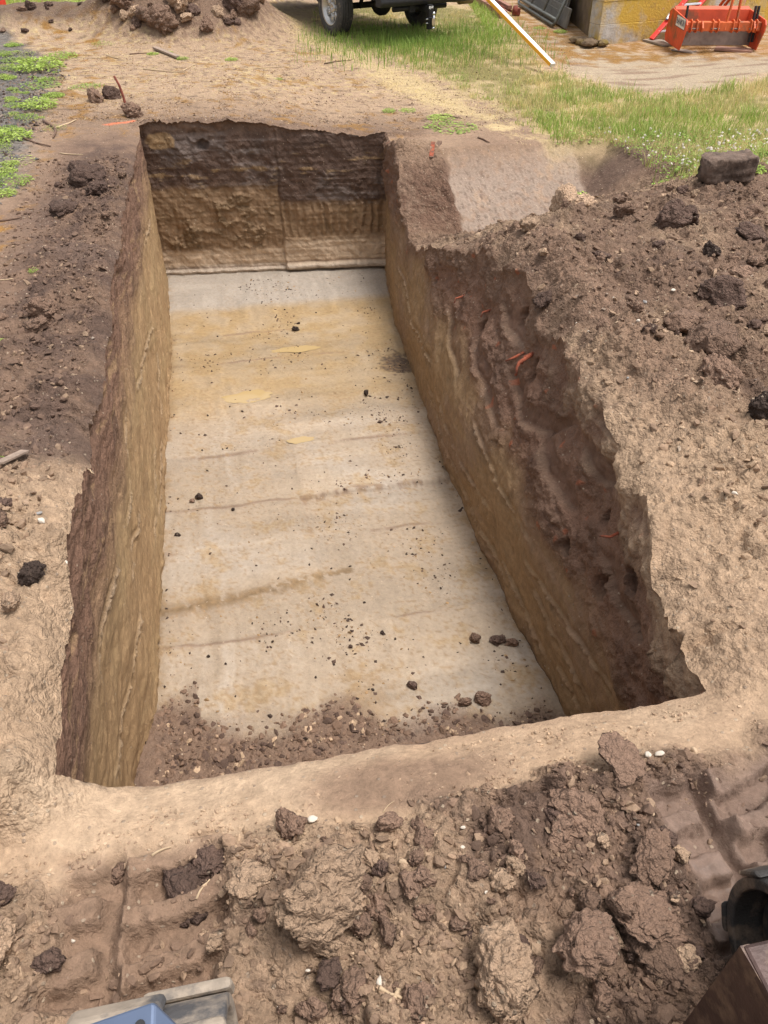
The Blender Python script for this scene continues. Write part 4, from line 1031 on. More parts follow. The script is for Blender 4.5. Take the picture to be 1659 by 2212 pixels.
# ================================================================= MADE THINGS
class Mb:
    """collects simple solids into one mesh"""
    def __init__(s): s.bm = bmesh.new()
    def add(s, vs, fs):
        v = [s.bm.verts.new(p) for p in vs]
        for f in fs:
            try: s.bm.faces.new([v[i] for i in f])
            except ValueError: pass
        return s
    def box(s, c, d, M=None):
        hx, hy, hz = d[0] / 2, d[1] / 2, d[2] / 2
        vs = [Vector((x, y, z)) for x in (-hx, hx) for y in (-hy, hy) for z in (-hz, hz)]
        vs = [(M @ v if M else v) + Vector(c) for v in vs]
        return s.add(vs, [(0, 1, 3, 2), (4, 6, 7, 5), (0, 4, 5, 1), (2, 3, 7, 6), (0, 2, 6, 4), (1, 5, 7, 3)])
    def bar(s, p0, p1, w, h, up=(0, 0, 1)):
        p0, p1 = Vector(p0), Vector(p1); d = (p1 - p0)
        z = d.normalized(); x = z.cross(Vector(up))
        if x.length < 1e-4: x = z.cross(Vector((1, 0, 0)))
        x.normalize(); y = x.cross(z)
        M = Matrix((x, y, z)).transposed()
        return s.box((p0 + p1) / 2, (w, h, d.length), M)
    def tube(s, pts, r, seg=10, cap=True, r1=None):
        pts = [Vector(p) for p in pts]; n = len(pts); rings = []
        for i, p in enumerate(pts):
            t = (pts[min(i + 1, n - 1)] - pts[max(i - 1, 0)]).normalized()
            a = t.cross(Vector((0, 0, 1)))
            if a.length < 1e-3: a = t.cross(Vector((0, 1, 0)))
            a.normalize(); b = t.cross(a)
            rr = r if r1 is None else r + (r1 - r) * i / (n - 1)
            rings.append([s.bm.verts.new(p + a * rr * math.cos(k * 2 * math.pi / seg) + b * rr * math.sin(k * 2 * math.pi / seg)) for k in range(seg)])
        for i in range(n - 1):
            for k in range(seg):
                s.bm.faces.new((rings[i][k], rings[i][(k + 1) % seg], rings[i + 1][(k + 1) % seg], rings[i + 1][k]))
        if cap: s.bm.faces.new(rings[0][::-1]); s.bm.faces.new(rings[-1])
        return s
    def lathe(s, prof, c=(0, 0, 0), axis='x', seg=40, closed=False):
        """prof: (along axis, radius)"""
        rings = []
        for (a, r) in prof:
            ring = []
            for k in range(seg):
                t = k * 2 * math.pi / seg
                p = {'x': (a, r * math.cos(t), r * math.sin(t)), 'y': (r * math.cos(t), a, r * math.sin(t)), 'z': (r * math.cos(t), r * math.sin(t), a)}[axis]
                ring.append(s.bm.verts.new(Vector(p) + Vector(c)))
            rings.append(ring)
        m = len(rings)
        for i in range(m if closed else m - 1):
            A, B = rings[i], rings[(i + 1) % m]
            for k in range(seg): s.bm.faces.new((A[k], A[(k + 1) % seg], B[(k + 1) % seg], B[k]))
        return s
    def prism(s, poly, a0, a1, axis='x'):
        """polygon in the plane across `axis`, extruded a0..a1"""
        f = {'x': lambda a, p: (a, p[0], p[1]), 'y': lambda a, p: (p[0], a, p[1]), 'z': lambda a, p: (p[0], p[1], a)}[axis]
        n = len(poly)
        vs = [f(a0, p) for p in poly] + [f(a1, p) for p in poly]
        return s.add(vs, [tuple(range(n))[::-1], tuple(range(n, 2 * n))] + [(i, (i + 1) % n, n + (i + 1) % n, n + i) for i in range(n)])
    def build(s, name, mat, parent=None, smooth=False, bevel=0.0):
        bmesh.ops.recalc_face_normals(s.bm, faces=s.bm.faces)
        me = bpy.data.meshes.new(name); s.bm.to_mesh(me); s.bm.free()
        me.materials.append(mat)
        if smooth:
            for p in me.polygons: p.use_smooth = True
        o = link(name, me, parent)
        if bevel:
            b = o.modifiers.new('bevel', 'BEVEL'); b.width = bevel; b.segments = 2; b.limit_method = 'ANGLE'
        return o
def text_part(name, body, size, mat, parent, M, ext=0.002):
    cu = bpy.data.curves.new(name, 'FONT'); cu.body = body; cu.size = size; cu.extrude = ext; cu.align_x = 'CENTER'; cu.align_y = 'CENTER'
    cu.offset = size * 0.02
    t = bpy.data.objects.new('tmp', cu); COL.objects.link(t)
    bpy.context.view_layer.update()
    me = bpy.data.meshes.new_from_object(t.evaluated_get(bpy.context.evaluated_depsgraph_get()))
    bpy.data.objects.remove(t)
    me.materials.clear(); me.materials.append(mat)
    o = link(name, me, parent); o.matrix_local = M
    return o

m_rubber = plain('tyre rubber', (62, 60, 58), 0.85, var=0.2, scale=20, bump=0.2, dirt=(120, 110, 96), dirt_amt=0.1)
m_alloy = plain('alloy', (188, 186, 182), 0.35, 0.7, 0.08)
m_body = plain('truck paint', (146, 150, 154), 0.3, 0.3, 0.05)
m_black = plain('black steel', (34, 34, 36), 0.5, 0.2, 0.2)
m_chassis = plain('chassis steel', (52, 48, 46), 0.8, 0.1, 0.3, dirt=(96, 84, 70), dirt_amt=0.15)
m_glass = plain('dark glass', (30, 36, 40), 0.08, 0, 0.02)
m_chrome = plain('chrome', (205, 205, 205), 0.15, 1.0, 0.03)
m_tail = plain('tail lamp', (150, 20, 18), 0.25)
m_pipe = plain('exhaust pipe', (128, 112, 84), 0.5, 0.5, 0.25)
m_white = plain('white paint', (226, 224, 218), 0.6, var=0.05)
m_navy = plain('navy print', (30, 36, 70), 0.6)
m_orange = plain('orange paint', (214, 84, 48), 0.6, 0, 0.14, 6, dirt=(138, 84, 56), dirt_amt=0.2)
m_orange2 = plain('worn orange paint', (205, 98, 48), 0.6, 0, 0.2, 9, dirt=(112, 84, 62), dirt_amt=0.22)
m_bare = plain('scoured steel', (126, 110, 100), 0.6, 0.3, 0.2, dirt=(100, 74, 58), dirt_amt=0.2)
m_red = plain('red fibreglass', (204, 44, 32), 0.45, 0, 0.08)
m_alu = plain('aluminium', (208, 208, 210), 0.35, 0.6, 0.06)
m_conc = None

# ---------------------------------------------------------------- pickup truck, seen from behind
TH = math.radians(33)
wl = at(727, 76)
right_d, back_d = Vector((math.cos(TH), math.sin(TH), 0)), Vector((math.sin(TH), -math.cos(TH), 0))
axle = Vector((wl.x, wl.y, 0)) + right_d * 0.925 - Vector((0, 0, 0.02))
truck = empty('pickup_truck', (axle.x, axle.y, 0.0), TH)        # local: x right, -y backwards
tag(truck, 'grey pickup truck with alloy wheels and a drop hitch parked on grass', 'truck')
WR = 0.43
def wheel(x, y, side):
    w = Mb()
    prof = [(-.135, .27), (-.145, .33), (-.14, .385), (-.115, .42), (-.10, .43)]
    for g in (-.075, -.03, .03, .075): prof += [(g - .010, .432), (g - .007, .420), (g + .007, .420), (g + .010, .432)]
    prof += [(.10, .43), (.115, .42), (.14, .385), (.145, .33), (.135, .27), (.0, .262)]
    w.lathe(prof, axis='x', seg=56, closed=True)
    wo = w.build('wheel', m_rubber, truck, True); wo.location = (x, y, WR)
    r = Mb(); r.lathe([(-.12, .262), (.10, .262), (.125, .275), (.135, .27), (.12, .245), (.03, .225), (.0, .2)], seg=48)
    r.lathe([(.035, .0), (.075, .02), (.08, .075), (.06, .085), (.03, .1), (.0, .1)], seg=32)
    for k in range(7):
        a = k * 2 * math.pi / 7
        ca, sa = math.cos(a), math.sin(a)
        pts = [(ca * .08 - sa * .045, sa * .08 + ca * .045), (ca * .24 - sa * .05, sa * .24 + ca * .05), (ca * .24 + sa * .05, sa * .24 - ca * .05), (ca * .08 + sa * .045, sa * .08 - ca * .045)]
        r.prism(pts, .02, .065)
    rim = r.build('rim', m_alloy, wo, True)
    h = Mb()
    for k in range(8):
        a = k * math.pi / 4; h.lathe([(.06, .009), (.095, .009), (.1, .0)], (0, math.cos(a) * .1, math.sin(a) * .1), seg=8)
    h.build('lug_nuts', m_chrome, rim, True)['kind'] = 'stuff'
    d = Mb(); d.lathe([(-.05, .0), (-.05, .2), (0.0, .2), (0.0, .0)], seg=32); d.build('brake_disc', m_chassis, wo, True)
    if side < 0: wo.rotation_euler = (0, 0, math.pi)
    return wo
for y in (0, 3.6):
    wheel(-.925, y, -1); wheel(.925, y, 1)
b = Mb(); b.tube([(-.85, 0, WR), (.85, 0, WR)], .05, 14); b.lathe([(-.2, .06), (-.12, .15), (-.05, .19), (.05, .19), (.12, .15), (.2, .06)], (0.05, 0, WR), seg=24)
b.build('rear_axle', m_chassis, truck, True)
b = Mb()
for x in (-.48, .48): b.box((x, 1.3, .66), (.08, 5.2, .16))
for y in (-.9, .6, 2.2): b.box((0, y, .66), (.96, .08, .12))
for x in (-.55, .55): b.bar((x, -.75, .60), (x, .75, .60), .065, .05)
b.build('chassis_frame', m_chassis, truck)
for x in (-.5, .5):
    Mb().tube([(x, -.12, WR - .02), (x * .9, -.3, .78)], .035, 10).build('shock_absorber', m_chassis, truck, True)
# bed and cab
b = Mb()
b.prism([(-1.32, .74), (-1.32, 1.38), (.95, 1.38), (.95, .62), (.55, .62), (.5, .86), (.28, .99), (-.28, .99), (-.5, .86), (-.55, .70)], -1.0, -.93)
b.prism([(-1.32, .74), (-1.32, 1.38), (.95, 1.38), (.95, .62), (.55, .62), (.5, .86), (.28, .99), (-.28, .99), (-.5, .86), (-.55, .70)], .93, 1.0)
b.box((0, -.18, .80), (1.86, 2.26, .06)); b.box((0, .93, 1.09), (1.86, .05, .56))
b.build('cargo_bed', m_body, truck, bevel=.015)
tg = Mb(); tg.box((0, -1.35, 1.08), (1.78, .06, .60)); tg = tg.build('tailgate', m_body, truck, bevel=.015)
Mb().box((0, -1.385, 1.26), (.26, .02, .10)).build('handle', m_black, tg, bevel=.008)
for x in (-.955, .955):
    Mb().box((x, -1.33, 1.16), (.09, .05, .38)).build('tail_lamp', m_tail, truck, bevel=.01)
b = Mb(); b.prism([(1.0, .62), (1.0, 1.30), (1.18, 1.86), (1.5, 1.93), (2.55, 1.92), (3.1, 1.36), (4.55, 1.28), (4.62, .62), (4.05, .62), (3.98, .92), (3.6, 1.0), (3.2, .92), (3.12, .62)], -.97, .97)
cab = b.build('cab', m_body, truck, bevel=.04)
b = Mb(); b.box((0, 1.075, 1.58), (1.5, .02, .40), Matrix.Rotation(-.31, 3, 'X')); b.build('rear_window', m_glass, truck)
for x in (-.975, .975): Mb().prism([(1.3, 1.38), (1.42, 1.80), (2.45, 1.80), (2.9, 1.38)], x - .004, x + .004).build('side_window', m_glass, truck)
# bumper, hitch, exhaust
b = Mb(); b.prism([(-1.52, .56), (-1.55, .62), (-1.53, .76), (-1.36, .76), (-1.36, .56)], -.95, .95)
b.build('rear_bumper', m_black, truck, bevel=.02)
hit = empty('hitch', (0, 0, 0)); hit.parent = truck
Mb().tube([(-.55, -1.30, .50), (.55, -1.30, .50)], .045, 12).build('receiver_tube', m_black, hit, True)
Mb().box((0, -1.42, .50), (.085, .30, .085)).box((-.2, -1.36, .5), (.12, .03, .12)).build('receiver', m_black, hit, bevel=.006)
Mb().box((0, -1.60, .385), (.075, .075, .36)).build('drop_shank', m_black, hit, bevel=.006)
Mb().box((0, -1.62, .33), (.10, .11, .11)).build('ball_block', m_black, hit, bevel=.006)
for z, r in ((.445, .03), (.235, .028)):
    Mb().lathe([(-r, 0), (-r * .7, r * .7), (0, r), (r * .7, r * .7), (r, 0)], (.0, -1.72, z), 'z', 20).build('hitch_ball', m_chrome, hit, True)
Mb().tube([(0, -1.72, .25), (0, -1.72, .43)], .02, 12).lathe([(.28, .032), (.38, .032)], (0, -1.72, 0), 'z', 16).build('ball_stem', m_chrome, hit, True)
for z in (.30, .36): Mb().tube([(-.09, -1.62, z), (.09, -1.62, z)], .009, 8).build('pin', m_chrome, hit, True)
text_part('lettering', 'B|W', .05, m_white, hit, Matrix.Translation((0, -1.6395, .525)) @ Matrix.Rotation(math.pi / 2, 4, 'X'), .001)
Mb().tube([(.62, .5, .52), (.66, -.4, .55), (.78, -.95, .54), (1.02, -1.12, .53)], .045, 14).build('exhaust_pipe', m_pipe, truck, True)
Mb().lathe([(0, .045), (.02, .075), (.30, .075), (.30, .062), (.04, .06)], seg=24).build('exhaust_tip', m_pipe, truck, True).location = (.98, -1.10, .53)

# ---------------------------------------------------------------- yellow and white grade rod leaning on the tailgate
m_yel = plain('yellow paint', (238, 170, 40), 0.5, var=0.06)
m_wht = plain('glossy white', (240, 238, 232), 0.4, var=0.03)
p0 = at(1194, 141); p1 = Vector((1.13, 15.93, 1.15))
dr = (p1 - p0); ln = dr.length + .35
rod = empty('grade_rod', p0)
zq = dr.normalized(); xq = zq.cross(Vector((0, 0, 1))).normalized(); yq = xq.cross(zq)
rod.matrix_world = Matrix.Translation(p0) @ Matrix((xq, yq, zq)).transposed().to_4x4()
tag(rod, 'yellow and white grade rod leaning from the grass up to the truck', 'rod')
Mb().box((0, 0, ln / 2), (.085, .05, ln)).build('rod_body', m_yel, rod, bevel=.003)
Mb().box((0, .028, ln / 2), (.075, .006, ln - .004)).build('white_face', m_wht, rod)
Mb().box((0, 0, .004), (.088, .053, .02)).build('foot', m_alu, rod)

# ---------------------------------------------------------------- concrete wall with lichen
def concrete():
    m, nt, b = new_mat('lichened concrete')
    L = nt.links.new; N = nt.nodes.new
    g = N('ShaderNodeNewGeometry')
    def noise(s, d, r=.6):
        n = N('ShaderNodeTexNoise'); n.inputs['Scale'].default_value = s; n.inputs['Detail'].default_value = d; n.inputs['Roughness'].default_value = r
        L(g.outputs['Position'], n.inputs['Vector']); return n.outputs['Fac']
    def rm(s, a, b_):
        r = N('ShaderNodeMapRange'); r.inputs[1].default_value = a; r.inputs[2].default_value = b_; L(s, r.inputs[0]); return r.outputs[0]
    def mx(f, a, c):
        q = N('ShaderNodeMix'); q.data_type = 'RGBA'; L(f, q.inputs[0])
        for i, v in ((6, a), (7, c)):
            if isinstance(v, tuple): q.inputs[i].default_value = (*lin(v), 1)
            else: L(v, q.inputs[i])
        return q.outputs[2]
    base = mx(rm(noise(6, 8), .35, .65), (158, 150, 140), (190, 184, 176))
    c = mx(rm(noise(1.1, 7, .6), .40, .53), base, (196, 160, 66))
    c = mx(rm(noise(3.5, 8, .7), .58, .68), c, (132, 108, 72))
    c = mx(rm(noise(2.2, 6), .64, .70), c, (186, 138, 128))
    L(c, b.inputs['Base Color']); b.inputs['Roughness'].default_value = .92
    bp = N('ShaderNodeBump'); bp.inputs['Distance'].default_value = .03; bp.inputs['Strength'].default_value = .5
    L(noise(30, 8), bp.inputs['Height']); L(bp.outputs[0], b.inputs['Normal'])
    return m
m_conc = concrete()
m_mossy = plain('mossy render', (112, 92, 70), 0.95, 0, 0.3, 5, 0.8, dirt=(110, 92, 44), dirt_amt=.3)
ca = at(1291, 94); cb = Vector((9.6, 18.3, 0))
wall = empty('concrete_wall', (ca.x, ca.y, 0)); tag(wall, 'low board-marked concrete wall stained with yellow lichen', 'wall')
dx = cb - ca; dx.z = 0; wl_ = dx.length; ang = math.atan2(dx.y, dx.x)
wall.rotation_euler = (0, 0, ang)
hts = [(-.15, .27), (.274, .60), (.604, .93), (.934, 1.30)]
for i, (a, c_) in enumerate(hts):                      # four board-marked lifts
    Mb().box((wl_ / 2, .15 + .006 * (i % 2), (a + c_) / 2), (wl_, .30, c_ - a)).build('concrete_lift', m_conc, wall, bevel=.006)
Mb().box((wl_ / 2, .15, .55), (wl_ - .02, .27, 1.4)).build('wall_core', m_conc, wall)
ret = Mb()
for i in range(26):
    t = i / 25
    pass
ret.box((.16, 2.8, .575), (.32, 4.95, 1.45)); rw = ret.build('return_wall', m_mossy, wall, bevel=.02); rw.rotation_euler = (0, 0, -ang); rw.location = (.02, .05, 0)
base = Mb()
icv, icf = ico(3)
for i in range(14):
    pos = np.array([rnd.uniform(-.25, .10), -.15 + i * .035 + rnd.uniform(-.05, .05), .02]); s_ = rnd.uniform(.07, .16)
    base.add([tuple(q) for q in lumpy(icv, 300 + i, .5) * s_ * np.array([1, 1, .7]) + pos], [tuple(f) for f in icf])
o = base.build('mossy_rubble', m_mossy, None, True); o.location = (ca.x, ca.y, 0); o.rotation_euler = (0, 0, ang); tag(o, 'mossy rubble fallen at the foot of the wall end', kind='stuff')

# ---------------------------------------------------------------- box blade
BL, BR = Vector((4.9, 14.73, 0)), Vector((6.17, 14.72, 0))
wB = (BR - BL).length
box = empty('box_blade', (BL.x, BL.y, .015), math.atan2(BR.y - BL.y, BR.x - BL.x)+0.0)
tag(box, 'orange tractor box blade with RANKIN plate standing on scrap boards', 'implement')
plate = [(.0, .0), (-.16, .30), (-.16, .38), (-.10, .44), (.74, .51), (.86, .46), (.90, .10), (.84, .02)]
for x, mt in ((0, m_orange), (wB, m_orange)):
    Mb().prism(plate, x - .012, x + .012).build('side_plate', mt, box, bevel=.004)
bd = Mb(); bd.prism([(.56, .10), (.62, .26), (.64, .50), (.72, .54), (.72, .50), (.67, .26), (.61, .08)], .014, wB - .014); bd.build('mouldboard', m_orange, box)
Mb().prism([(.30, .03), (.34, .27), (.365, .27), (.325, .03)], .014, wB - .014).build('front_blade', m_bare, box)
beam = Mb(); beam.box((wB / 2, .06, .335), (wB - .028, .13, .13)); beam.build('tool_bar', m_orange2, box, bevel=.008)
for x in (.16, wB * .40, wB * .66, wB - .14):
    q = Mb()
    for dxx in (-.045, .045): q.prism([(-.02, .25), (-.07, .29), (-.04, .42), (.03, .44), (.10, .42), (.10, .25)], x + dxx - .008, x + dxx + .008)
    q.build('shank_bracket', m_orange2, box, bevel=.003)
    Mb().tube([(x - .07, -.035, .31), (x + .07, -.035, .31)], .012, 8).build('pin', m_bare, box, True)
for x in (.06, wB - .10, wB - .05):
    Mb().bar((x, .12, .10), (x, .20, .60), .028, .055, (0, 1, 0)).build('scarifier_shank', m_black, box, bevel=.004)
for s_ in (-1, 1):
    Mb().bar((wB * .60 + s_ * .085, .02, .28), (wB * .60 + s_ * .05 + .06, .16, .96), .075, .022, (1, 0, 0)).build('mast_bar', m_orange2, box, bevel=.004)
    Mb().bar((wB * .60 + s_ * .04 + .05, .16, .92), (wB * .60 + s_ * .04, .60, .56), .02, .05, (1, 0, 0)).build('brace', m_orange2, box, bevel=.004)
Mb().box((wB * .60 + .055, .155, .90), (.14, .05, .07)).build('top_link_block', m_orange2, box, bevel=.004)
for s_, x in ((-1, wB * .22), (1, wB * .88)):
    Mb().prism([(-.10, .27), (-.12, .33), (-.04, .42), (.03, .40), (.03, .27)], x - .01, x + .01).build('lift_lug', m_orange2, box)
# decal on the outer face of the left plate
DM = Matrix.Translation((-.0145, .16, .375)) @ Matrix(((0, 0, -1, 0), (-1, 0, 0, 0), (0, 1, 0, 0), (0, 0, 0, 1))) @ Matrix.Rotation(-.02, 4, 'Z')
dc = Mb().box((0, 0, 0), (.50, .16, .002)); dc = dc.build('decal', m_navy, box); dc.matrix_local = DM
dw = Mb().box((0, 0, .0012), (.48, .145, .002)).build('decal_field', m_white, dc)
text_part('lettering', 'RANKIN', .12, m_navy, dc, Matrix.Translation((0, -.002, .003)), .0008)
Mb().box((wB - .14, -.011, .345), (.07, .003, .06)).build('decal', m_white, box)
m_board = plain('weathered board', (142, 128, 114), 0.9, 0, 0.25, 8, 0.4)
m_board2 = plain('brown board', (150, 112, 94), 0.85, 0, 0.2, 8, 0.3)
for i, (a, b_, w_, t_, mm, lb) in enumerate([((1402, 86), (1450, 97), .30, .03, m_board, 'grey scrap board under the ladder foot'), ((1455, 104), (1500, 110), .16, .02, m_board, 'thin grey scrap board under the box blade side plate'),
                                              ((1545, 106), (1625, 112), .26, .035, m_board2, 'brown scrap board lying before the box blade')]):
    q0, q1 = at(*a), at(*b_); mid = (q0 + q1) / 2
    o = Mb().box((0, 0, t_ / 2), ((q1 - q0).length, w_, t_)).build('scrap_board', mm, None, bevel=.003)
    o.location = (mid.x, mid.y, ground_z(mid.x, mid.y) + .003); o.rotation_euler = (0, .01, math.atan2(q1.y - q0.y, q1.x - q0.x)); tag(o, lb, 'board')

# ---------------------------------------------------------------- red ladder leaning on the wall behind the box blade
l0 = at(1406, 89); lad = empty('ladder', (l0.x, l0.y, .03)); tag(lad, 'red fibreglass ladder with aluminium rungs leaning on the concrete wall', 'ladder')
ld = Vector((1.15, .86, 1.0)); lw = Vector((.40, .20, 0))
lad_top = ld * 1.15
def ladder_rail(off, rails):
    rails.bar(off, Vector(off) + lad_top, .035, .085, (1, -.6, 0)); return rails
r1 = ladder_rail((0, 0, 0), Mb()).build('rail', m_red, lad, bevel=.006)
r2 = ladder_rail(tuple(lw), Mb()).build('rail', m_red, lad, bevel=.006)
for i in range(6):
    t = .10 + i * .18
    Mb().bar(ld * t, ld * t + lw, .065, .035, ld).build('rung', m_alu, lad, bevel=.005)
q = lad_top.normalized(); n_ = Vector((-.62, -.66, .35)).normalized(); n_ = (n_ - q * n_.dot(q)).normalized(); sx = q.cross(n_)
for nm, s_, mm, dz in (('sticker', 1.0, m_navy, .0), ('sticker_field', .82, m_white, .0015), ('sticker_band', .45, m_navy, .003)):
    pm = Mb(); k_ = 28
    pm.prism([(math.cos(a * 2 * math.pi / k_) * .125 * s_, math.sin(a * 2 * math.pi / k_) * .042 * s_ * (1 if s_ > .5 else .55)) for a in range(k_)], 0, .002, 'z')
    o = pm.build(nm, mm, lad)
    o.matrix_local = Matrix.Translation(ld * .30 + n_ * (.046 + dz)) @ Matrix((q, sx * -1, n_)).transposed().to_4x4()

# ---------------------------------------------------------------- tube gate leaning on the return wall, boards behind, timbers
m_gate = plain('galvanised tube', (104, 104, 98), 0.55, 0.4, 0.2, 15)
m_slab = plain('grey slab', (118, 112, 104), 0.9, 0, 0.2, 6, 0.4)
g0, g1 = Vector((3.22, 17.1, .05)), Vector((2.98, 20.4, .05))
gate = empty('mesh_gate', g0); tag(gate, 'galvanised tube gate with wire mesh leaning beside the concrete wall', 'gate')
al = (g1 - g0); up_ = Vector((.46, .18, 1.05))
def gp(a, b): return al * a + up_ * b
fr = [gp(.03, 0), gp(.97, 0), gp(1, .03), gp(1, .97), gp(.97, 1), gp(.03, 1), gp(0, .95), gp(0, .06), gp(.015, .015), gp(.03, 0)]
Mb().tube(fr, .028, 12).build('frame', m_gate, gate, True)
for a in (.33, .66): Mb().tube([gp(a, 0), gp(a, 1)], .022, 10).build('upright', m_gate, gate, True)
Mb().tube([gp(.02, .08) , gp(.98, .08)], .03, 12).build('bottom_bar', m_gate, gate, True)
w_ = Mb()
for i in range(1, 46): w_.tube([gp(i / 46, .02), gp(i / 46, .98)], .0035, 5, False)
for j in range(1, 9): w_.tube([gp(.01, j / 9), gp(.99, j / 9)], .0035, 5, False)
w_.build('wire_mesh', m_gate, gate)['kind'] = 'stuff'
for i, (off, h_, lb) in enumerate([(.16, .32, 'lower grey slab leaning behind the mesh gate'), (.24, .62, 'upper grey slab leaning behind the mesh gate'), (.31, .92, 'rearmost grey slab leaning against the mossy wall end')]):
    s0 = Vector((3.32 + off * .8, 16.95 + .5 * i, .02))
    sl = Mb().box((0, 1.5, h_ / 2), (.05, 3.0, h_), Matrix.Rotation(.18, 3, 'Y')).build('concrete_slab', m_slab, None, bevel=.008)
    sl.location = s0; sl.rotation_euler = (0, 0, .07); tag(sl, lb, 'slab', 'slabs behind the gate')
m_timber = plain('reddish timber', (150, 106, 88), 0.85, 0, 0.25, 7, 0.4)
for i, (a, b_, z0, s_, lb) in enumerate([((1086, 40), (1030, 6), .0, .13, 'reddish timber baulk lying on the ground behind the grade rod'), ((1100, 34), (1056, 8), .10, .07, 'thin reddish timber laid over the baulk by the gate')]):
    q0, q1 = at(*a), at(*b_); tm = Mb().bar((0, 0, s_ / 2), (q1 - q0) + Vector((0, 0, s_ / 2)), s_ * 1.3, s_).build('timber', m_timber, None, bevel=.006)
    tm.location = (q0.x, q0.y, z0 + .01); tag(tm, lb, 'timber', 'timbers by the gate')
m_rust = plain('rust', (122, 62, 48), 0.9, 0, 0.3, 15, 0.4)
jk = empty('rusty_clamp', at(1112, 34)); tag(jk, 'rusty red iron clamp lying against the gate', 'clamp')
Mb().lathe([(-.05, .05), (-.04, .09), (.04, .09), (.05, .05)], (0, 0, .09), 'x', 16).build('drum', m_rust, jk, True)
Mb().tube([(-.03, 0, .06), (-.35, .35, .16), (-.5, .9, .2)], .022, 8).build('shaft', m_rust, jk, True)
Mb().box((.02, -.02, .07), (.16, .09, .13)).build('jaw', m_rust, jk, bevel=.01)

m_root = plain('orange root', (150, 76, 50), 0.9, 0, 0.35, 40, 0.6, dirt=(96, 70, 56), dirt_amt=.3)
# ---------------------------------------------------------------- rotten beam on the right spoil
def rough_wood(name, L_, w, h, mat, seed):
    bm = bmesh.new(); bmesh.ops.create_grid(bm, x_segments=1, y_segments=1); bm.free()
    n, k = 60, 40
    P = []; F = []
    for i in range(n + 1):
        for j in range(k):
            a = j / k * 4; s_ = int(a); f = a - s_
            c = [(-1, -1), (1, -1), (1, 1), (-1, 1)]
            p, q = c[s_], c[(s_ + 1) % 4]
            y, z = p[0] + (q[0] - p[0]) * f, p[1] + (q[1] - p[1]) * f
            P.append((i / n - .5, y, z))
    P = np.array(P)
    nn = fbm(P[:, 0] * 4, P[:, 1] * 2.5 + P[:, 2] * 4, seed, 4) * .24 + .16 * pn(P[:, 0] * 2, P[:, 2] * 14 + P[:, 1] * 14, seed + 5)
    r_ = 1 + nn - .12 * ss(np.abs(P[:, 0]), .42, .5)
    P = np.stack([P[:, 0] * L_ * (1 + .05 * pn(P[:, 1] * 3, P[:, 2] * 3, seed)), P[:, 1] * r_ * w / 2, P[:, 2] * r_ * h / 2], -1)
    for i in range(n):
        for j in range(k): F.append((i * k + j, i * k + (j + 1) % k, (i + 1) * k + (j + 1) % k, (i + 1) * k + j))
    me = np_mesh(name, P, np.array(F), mat, smooth=True)
    bm = bmesh.new(); bm.from_mesh(me)
    bmesh.ops.holes_fill(bm, edges=bm.edges, sides=0); bm.to_mesh(me); bm.free()
    return link(name, me)
m_rot = plain('rotten wood', (104, 86, 74), 0.95, 0, 0.4, 9, 1.0, dirt=(64, 50, 42), dirt_amt=.25)
p = at(1555, 425); o = rough_wood('rotten_beam', .46, .20, .21, m_rot, 900)
o.location = (p.x, p.y, ground_z(p.x, p.y) + .09); o.rotation_euler = (.05, -.05, .16); tag(o, 'short rotten wooden beam lying at the grass edge on the right spoil', 'beam')

# old lath, sticks, rod
m_lath = plain('grey wood', (148, 128, 112), 0.9, 0, 0.25, 18, 0.5)
m_twig = plain('dry twig', (176, 152, 122), 0.9, 0, 0.25, 18)
m_twigd = plain('dark twig', (104, 80, 64), 0.9, 0, 0.25, 18)
def lath(a, b_, w, t, mat, label, cat='lath', name='wood_lath', lift=.02):
    q0, q1 = at(*a), at(*b_); z0, z1 = ground_z(q0.x, q0.y) + lift, ground_z(q1.x, q1.y) + lift
    q0.z, q1.z = z0, z1
    o = Mb().bar((0, 0, 0), q1 - q0, w, t).build(name, mat, None, bevel=.002); o.location = q0
    return tag(o, label, cat)
lath((18, 1052), (62, 995), .045, .012, m_lath, 'short grey wooden lath stuck on the left bank')
lath((335, 108), (385, 127), .08, .03, m_lath, 'weathered grey stake lying on mossy ground behind the pit', lift=.03)
lath((208, 54), (235, 66), .10, .04, m_lath, 'grey board end poking from the soil heap foot', lift=.05)
lath((380, 28), (405, 12), .06, .03, m_twigd, 'dark stick resting on the soil heap', lift=.12)
def twig(a, b_, r, mat, label, bend=.1, z0=0, seed=0):
    q0, q1 = at(*a), at(*b_); rr = random.Random(seed + int(a[0]) * 7 + int(a[1])); pts = []
    side = Vector((-(q1 - q0).y, (q1 - q0).x, 0)) * bend
    ph = rr.uniform(-1, 1)
    for i in range(7):
        t = i / 6; p = q0.lerp(q1, t) + side * math.sin(t * 3.1) * ph
        p.z = ground_z(p.x, p.y) + r * .8 + z0 * math.sin(t * 3.14); pts.append(p - q0)
    o = Mb().tube(pts, r, 6, True, r * .5).build('twig', mat, None, True); o.location = (q0.x, q0.y, 0); tag(o, label, 'twig', 'twigs on the ground')
